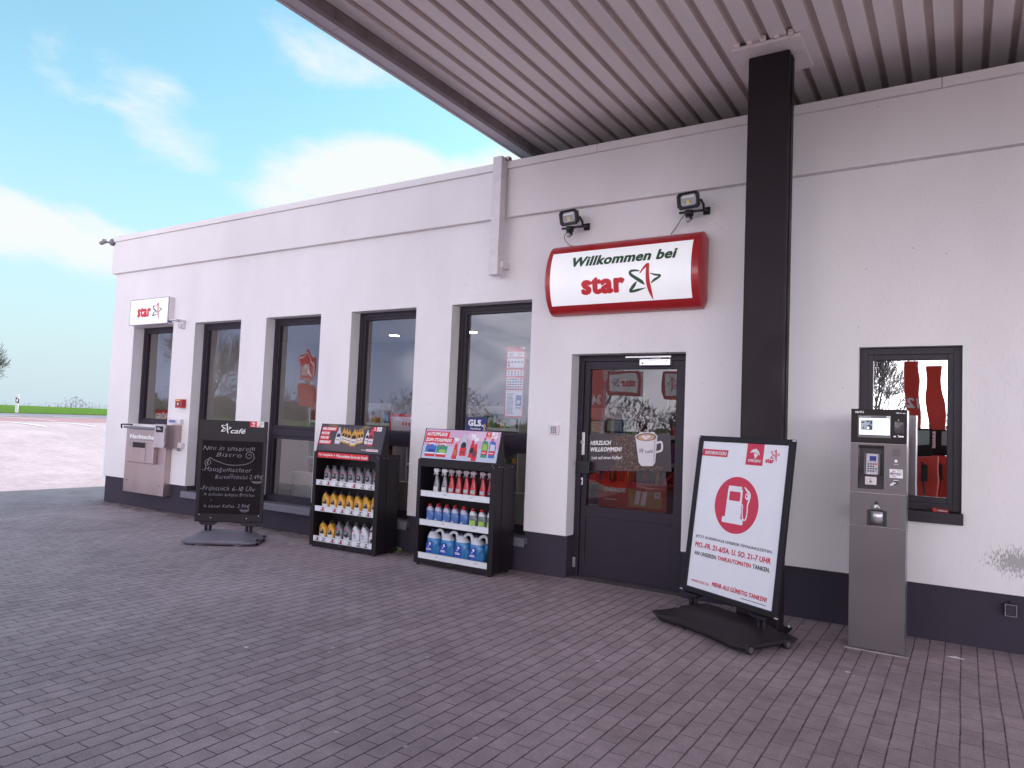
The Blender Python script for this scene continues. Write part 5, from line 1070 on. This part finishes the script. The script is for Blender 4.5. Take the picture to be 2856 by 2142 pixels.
# recess with pin pad
mb=MB(); T=TR(-.042,.055,1.16,-R(0))
mb.prism([(.058,1.162),(.012,1.162),(.050,1.300),(.062,1.475),(.070,1.475)],'x',-.126,.042,pm('recess dark grey',(.035,.029,.033),.5)); mb.box(-.126,.042,.010,.07,1.462,1.476,m_termblk); mb.build('recess',uf)
Tp=TR(-.036,.020,1.262,-R(12))
mb=MB(); mb.box(-.042,.042,-.016,.018,.0,.155,m_plate,.006,Tp); mb.box(-.052,-.044,-.03,.02,.0,.158,m_term,.003,Tp); mb.box(.044,.052,-.03,.02,.0,.158,m_term,.003,Tp); pp=mb.build('pin_pad',uf)
a=Art(.001); a.rect(-.036,.036,.012,.142,m_plate,1); a.rect(-.018,.026,.100,.136,m_blue,2)
for i in range(4):
    for j in range(4): a.rrect(-.030+i*.0165,-.018+i*.0165,.018+j*.0175,.030+j*.0175,.002,(m_ink_dark if i<3 else (m_termside,pm('green key',(.05,.12,.08),.4),m_yel,m_ink_red)[j]) ,2)
for i in range(4): a.rect(-.026+i*.014,-.020+i*.014,.090,.096,m_ink_dark,2)
a.build('keys',pp,Tp@TR(0,-.0165,0))
mb=MB(); mb.box(-.082,-.005,.008,.020,1.188,1.250,m_steel2,.004); nf=mb.build('nfc_reader',uf)
a=Art(); a.stroke([(-.055+.014*math.cos(k*.5),1.218+.018*math.sin(k*.5)) for k in range(14)],.002,m_term,1,2); a.rect(-.052,-.036,1.208,1.220,m_term,1); a.stroke([(-.052,1.225),(-.045,1.235),(-.035,1.238)],.002,m_term,1,3); a.build('symbol',nf,TR(0,.0075,0))
a=Art(.0006)
for i in range(9):
    for j in range(9):
        if not ((i in (0,8)) and (j in (0,8))): a.disc(.097+i*.006,1.408+j*.006,.0019,.0019,m_ink_black,1,6)
a.build('speaker_grille',uf,TR(0,-.0022,0))
mb=MB(); mb.tube([(.120,-.010,1.372),(.120,-.002,1.372)],[.010,.012],m_silver,16); mb.build('help_button',uf)
a=Art(.0006); a.text('HILFE',.106,.134,1.345,1.351,m_ink_white,1,.02); a.build('button_lettering',uf,TR(0,-.0022,0))
mb=MB(); mb.box(.079,.163,-.006,-.002,1.249,1.314,m_silver,.002); mb.box(.097,.125,-.014,-.006,1.258,1.304,m_steel2,.004); mb.box(.083,.158,-.010,-.006,1.270,1.292,m_steel2,.003); cs=mb.build('card_slot',uf)
a=Art(.0006); a.rect(.088,.150,1.2785,1.2835,m_blue,1); a.rect(.128,.154,1.274,1.288,m_ink_white,.5); a.rect(.132,.150,1.278,1.284,m_blue,1); [a.rect(.130+k*.007,.135+k*.007,1.302,1.306,m_ink_dark,0) for k in range(4)]; a.build('card_symbol',cs,TR(0,-.0145,0))
hand=[(.083,1.192),(.100,1.196),(.108,1.206),(.122,1.214),(.124,1.219),(.112,1.217),(.106,1.222),(.094,1.212),(.084,1.206)]
a=Art(.0006); a.poly(hand,m_ink_white,1); a.rect(.108,.132,1.204,1.232,m_ink_black,.5); a.rect(.104,.136,1.231,1.236,m_ink_white,1); a.build('hand_symbol',uf,TR(0,-.0022,0))
a=Art(.0006); a.rect(-.036,.040,1.0225,1.0235,m_ink_dark,1); a.rect(-.036,.040,1.078,1.079,m_ink_dark,1); a.rect(-.0365,-.0355,1.022,1.079,m_ink_dark,1); a.rect(.0395,.0405,1.022,1.079,m_ink_dark,1); a.disc(-.003,1.060,.013,.014,m_ink_black,1,16); a.poly([(-.018,1.026),(-.016,1.046),(.002,1.050),(.014,1.038),(.022,1.026),(.018,1.024),(.004,1.036),(-.008,1.024)],m_ink_white,2); a.build('receipt_symbol',mf,TR(0,-.0022,0))
mb=MB(); mb.box(-.062,-.042,-.010,-.002,.896,1.008,m_blackp,.002); mb.box(.042,.064,-.010,-.002,.896,1.008,m_blackp,.002); mb.prism([(-.003,.900),(-.010,.935),(-.020,.965),(-.012,1.0),(-.003,1.005)],'x',-.040,.040,m_silver,True); mb.box(-.041,.041,-.012,-.002,1.004,1.016,m_blackp,.002); mb.build('receipt_tray',mf)

# ================================================================ WEEDS, LITTER
def weed(x,y,s,seed,label):
    rnd=random.Random(seed); mb=MB(); m=pm('weed green',(.10,.14,.06),.8,var=.3,vscale=30)
    for k in range(14):
        a_=rnd.uniform(0,2*PI); l=s*rnd.uniform(.5,1); h_=s*rnd.uniform(.3,1.0); w_=s*.13; d=Vector((math.cos(a_),math.sin(a_),0)); n_=Vector((-d.y,d.x,0))*w_
        p0=Vector((0,0,0)); p1=d*l*.5+Vector((0,0,h_)); p2=d*l+Vector((0,0,h_*.7))
        mb.face([p0-n_*.3,p0+n_*.3,p1+n_,p1-n_],m); mb.face([p1-n_,p1+n_,p2],m)
    o=mb.build('weed',None,None,(x,y,0),False); tag(o,label,'weed','weeds growing along the plinth')
weed(-9.05,6.42,.07,1,'small weed at the plinth between the night hatch and the chalkboard')
weed(-6.98,6.40,.07,2,'small weed at the plinth between the chalkboard and the oil rack, nearer the chalkboard')
weed(-6.72,6.41,.06,3,'small weed at the plinth just left of the oil rack')
weed(-5.42,6.30,.09,4,'green weed in the gap between the two racks')
weed(-10.3,6.41,.05,5,'tiny weed at the plinth under the night hatch')
def scrap(name,x,y,pts,label,m):
    mb=MB(); mb.prism([(a_,b_) for a_,b_ in pts],'z',.004,.008,m); tag(mb.build(name,None,None,(x,y,0)),label,'litter')
scrap('paper_scrap',-.03,6.05,[(-.05,0),(-.02,.012),(.0,.035),(.02,.01),(.055,-.012),(.01,-.008),(-.02,-.010)],'torn white paper scrap on the paving near the right end of the plinth',m_ink_white)
scrap('paper_scrap',-3.95,3.12,[(-.03,.005),(-.005,.0),(.02,.015),(.015,.002),(.03,-.012),(.0,-.006)],'small white scrap on the paving in front of the two racks',m_ink_white)
scrap('cigarette_butt',-.62,5.20,[(-.016,-.004),(.016,-.004),(.016,.004),(-.016,.004)],'white cigarette butt on the paving before the payment terminal',m_ink_white)
scrap('cigarette_butt',-2.0,4.35,[(-.016,-.004),(.014,-.002),(.014,.005),(-.016,.004)],'white cigarette butt on the paving before the information stand',m_ink_white)

# ================================================================ TREES
def bare_tree(name,label,loc,H,seed,spread=.55,group=None,depth=6,m=None,rm=.006):
    t=thing(name,label,'tree',loc,0,group); rnd=random.Random(seed); m=m or pm('grey brown bark',(.10,.085,.085),.9,var=.2,vscale=20)
    tr=MB(); cr=MB()
    def grow(p,d,l,r,k):
        n=3; path=[p]; rs=[r]; q=p.copy(); dd=d.copy()
        for j in range(n):
            dd=(dd+Vector((rnd.gauss(0,.10),rnd.gauss(0,.10),rnd.gauss(.04,.06)))).normalized(); q=q+dd*l/n; path.append(q.copy()); rs.append(max(rm,r*(1-.42*(j+1)/n)))
        (tr if k<=1 else cr).tube(path,rs,m,6 if k<2 else 3,False)
        if k>=depth: return
        for c in range(rnd.randint(3,4) if k<4 else 3):
            f=rnd.uniform(.35,1) if k else rnd.uniform(.45,1); j=min(n-1,int(f*n)); b0=path[j].lerp(path[j+1],f*n-j if f*n-j<=1 else 1)
            ax=dd.orthogonal().normalized(); ax.rotate(Matrix.Rotation(rnd.uniform(0,2*PI),3,dd)); nd=dd.copy(); nd.rotate(Matrix.Rotation(rnd.uniform(.35,.95)*spread*1.8,3,ax))
            nd.z+=.10; nd.normalize(); grow(b0,nd,l*rnd.uniform(.62,.80),rs[-1]*rnd.uniform(.6,.8),k+1)
        grow(path[-1],dd,l*.72,rs[-1]*.8,k+1)
    grow(Vector((0,0,-.1)),Vector((0,0,1)),H*.30,H*.030,0)
    tr.build('trunk',t,recalc=False); cr.build('crown',t,recalc=False); return t
bare_tree('bare_tree','bare leafless tree cut by the left picture edge beyond the road',(-45.2,17.15,zg(-46)),6.0,4,.60,None,5,None,.009)
# delineator post
t=thing('roadside_post','white roadside marker post with slanted black band at the edge of the green field','post',(-38.0,16.2,zg(-38)),R(60))
mb=MB(); mb.prism([(-.06,0),(.06,0),(.06,.80),(-.06,.86)],'y',-.05,.05,m_white); mb.build('post_body',t)
mb=MB(); mb.prism([(-.063,.52),(.063,.44),(.063,.66),(-.063,.74)],'y',-.053,.053,m_ink_black); b_=mb.build('black_band',t)
mb=MB(); mb.box(-.022,.022,-.056,-.052,.54,.66,m_silver); mb.build('reflector',b_)
mb=MB(); mb.prism([(-.06,.861),(.06,.801),(.045,.86),(-.045,.90)],'y',-.045,.045,m_white); mb.build('post_cap',t)
# far trees on the horizon
def far_tree(loc,w_,h_,seed,label,dense):
    rnd=random.Random(seed); t=thing('far_tree',label,'tree',loc,0,'far trees along the horizon'); m=pm('hazed far twigs',(.30,.29,.36),1); mb=MB()  # distance haze is put into the pale lavender twig colour
    mb.tube([(0,0,-.5),(0,0,h_*.5)],.18,m,5); mb.build('trunk',t); mb=MB()
    for k in range(dense):
        a_=rnd.gauss(0,.38)*w_; z=h_*(.12+.8*rnd.random()**.8*(1-min(1,(abs(a_)/w_)**1.5))); p=Vector((rnd.gauss(0,.3)*w_,a_,z)); s=rnd.uniform(.15,.45)*h_*.22
        mb.face([p+Vector((rnd.uniform(-s,s),rnd.uniform(-s,s),rnd.uniform(-s,s)*1.3)) for _ in range(3)],m)
    mb.build('crown',t,recalc=False)
SP=[(40,2.0,1.4),(62,2,1.5),(84,2.2,1.6),(106,2.4,1.7),(124,2.4,1.8),(140,2.6,2.0),(152,3.2,3.4),(163,4.0,3.8),(173,3.6,3.0),(186,3.4,2.4),(200,3.4,2.2),(216,3.4,2.0),(229,3.4,1.8),(16,2,1.4)]
ORD='first second third fourth fifth sixth seventh eighth ninth tenth eleventh twelfth thirteenth fourteenth'.split()
for k,(px,w_,h_) in enumerate(sorted(SP)):
    f=(px-20)/200; far_tree((-276.9+11.8*f,115.5+24.9*f,zg(-270)-.2),w_*1.25,h_*1.25,k,'pale far bush on the horizon, %s from the left'%ORD[k],90)

# ================================================================ ACROSS THE FORECOURT, SEEN MIRRORED IN THE GLASS
def pump(x,y,num,label,px,flip=False,pw_=.16):
    t=thing('fuel_pump',label,'fuel pump',(x,y,0),PI,'fuel pumps on the forecourt'); m_pr=pm('red pump lacquer',(.72,.05,.025),.35,coat=.3)
    mb=MB(); mb.box(-.55,.55,-.30,.30,.12,1.25,m_pr,.02); mb.build('pump_body',t); mb=MB(); mb.box(-.75,.75,-.5,.5,0,.12,pm('concrete kerb',(.35,.34,.33),.9),.02); mb.build('island',t)
    mb=MB(); mb.box(px-pw_,px+pw_,-.12,.12,.12,3.1,m_pr,.02); mb.build('pillar',t)
    if num: a=Art(); a.text(num,px-.12,px+.12,2.12,2.34,m_ink_white,1,.04); a.build('number',t,TR(0,-.121,0))
    mb=MB(); mb.box(-.45,.45,-.305,-.30,1.26,1.75,m_termblk,.01); mb.build('display',t)
    a=Art(); a.rect(-.4,-.05,1.5,1.72,pm('lcd',(.35,.42,.38),.3),1); a.rect(.06,.40,1.42,1.72,m_ink_white,1); [a.rect(.09,.37,1.46+k*.05,1.48+k*.05,m_ink_red,2) for k in range(5)]; a.build('display_print',t,TR(0,-.306,0))
    for k in range(3):
        xx=-.36+k*.34; mb=MB(); mb.box(xx-.05,xx+.05,-.36,-.30,.75,1.1,m_blackp,.01); mb.tube([(xx,-.36,1.05),(xx,-.42,1.12),(xx+.05,-.42,1.16)],.022,m_blackp,8)
        mb.tube(smooth_path([(xx,-.36,.80),(xx+.03,-.48,.45),(xx+.10,-.5,.28),(xx+.18,-.42,.45),(xx+.17,-.32,1.2)],5),.017,m_blackp,8); mb.build('nozzle',t)
    if flip: return t
    lx=px+(.72 if (px<0)!=flip else -.72)
    mb=MB(); mb.prism([(lx-.45,2.32),(lx+.45,2.32),(lx+.50,2.5),(lx+.45,2.95),(lx-.45,2.95)],'y',-.08,.08,m_red); mb.box(px if px<lx else lx,lx if px<lx else px,-.02,.02,2.6,2.66,m_red); s=mb.build('light_box',t)
    a=Art(); a.rect(lx-.38,lx+.40,2.40,2.88,m_ink_white,1); a.text('star',lx-.32,lx+.02,2.56,2.72,m_ink_red,2,.045); a.star(lx+.2,2.64,.30,m_ink_red,m_ink_green,2); a.build('light_box_print',s,TR(0,-.081,0))
pump(-7.35,-3.0,'34','red fuel pump number 34 on the forecourt, mirrored in the door glass',.42)
pump(-5.35,-3.2,'','red fuel pump mirrored at the right edge of the door glass',-.42)
pump(-.95,-3.0,'12','red fuel pump number 12, mirrored in the right hand window',-.12,True,.135)
pump(-.42,-4.2,'','red fuel pump behind pump number 12, mirrored in the right hand window',.04,True,.15)
bare_tree('bare_tree','bare tree mirrored in the second tall window',(-44,-17,0),9.5,21,.6,'bare trees across the forecourt',6)
bare_tree('bare_tree','bare tree mirrored in the door glass',(-16.5,-21,0),9.5,22,.45,'bare trees across the forecourt',5)
bare_tree('bare_tree','bare tree mirrored in the right hand window',(-3.4,-20,0),7,23,.5,'bare trees across the forecourt',6)
rnd=random.Random(9); mb=MB(); m=pm('winter hedge twigs',(.055,.042,.034),1); m2=pm('hedge dry leaves',(.10,.075,.045),1)
for k in range(45000):
    x=rnd.uniform(-95,30); hh=2.2+1.3*math.sin(x*.35)+.9*math.sin(x*1.1+2); p=Vector((x,-27+rnd.gauss(0,1.1)-(max(0,-x-40)*.15),max(.1,abs(hh))*rnd.random()**.7)); s=.13
    if k%3==0: yy=rnd.uniform(-36,-7); p=Vector((-43+yy*.15+rnd.gauss(0,1.0),yy,1.0+max(.2,1.1+.5*math.sin(yy*.9))*rnd.random()**.7))
    d=Vector((rnd.gauss(0,.5),rnd.gauss(0,.3),rnd.uniform(.3,1))).normalized()*rnd.uniform(.25,.55); w_=Vector((rnd.uniform(-1,1),rnd.uniform(-1,1),rnd.uniform(-1,1)))*.045; mb.face([p-w_,p+w_,p+d],m if k%3 else m2)
tag(mb.build('winter_hedge',None,recalc=False),'brown leafless hedge along the far side of the forecourt','hedge',kind='stuff')
mb=MB()
for k in range(50): mb.box(-95+k*2.5,-92.53+k*2.5,-24.3,-24.0,-.1,.9,pm('tan block wall',(.34,.28,.24),.9,var=.2,vscale=3,bump=.5,bscale=14),.02)
tag(mb.build('low_block_wall'),'low tan block wall at the far side of the forecourt','wall')
t=thing('pylon_sign','tall pylon sign with a house shaped ATU board mirrored in the third window','sign',(-37.2,-20,0),PI)
mb=MB(); mb.box(-.12,.12,-.1,.1,0,5.6,m_steel2); mb.build('pole',t)
mb=MB(); mb.prism([(-.75,3.9),(.75,3.9),(.75,5.4),(0,6.1),(-.75,5.4)],'y',-.15,-.1,m_ink_red); bb=mb.build('board',t)
a=Art(.004); a.stroke([(-.65,4.0),(.65,4.0),(.65,5.35),(0,5.95),(-.65,5.35),(-.65,4.0)],.07,m_ink_white,1,1); a.text('ATU',-.5,.5,4.25,5.05,m_ink_white,1,.05); a.build('lettering',bb,TR(0,-.152,0))
mb=MB(); mb.box(-.75,.75,-.15,-.1,2.2,3.7,m_or); mb.build('lower_board',t)

for o in C.objects:
    if o.parent is None and 'label' in o and not 4<=len(o['label'].split())<=16: print('LABEL',len(o['label'].split()),o['label'])
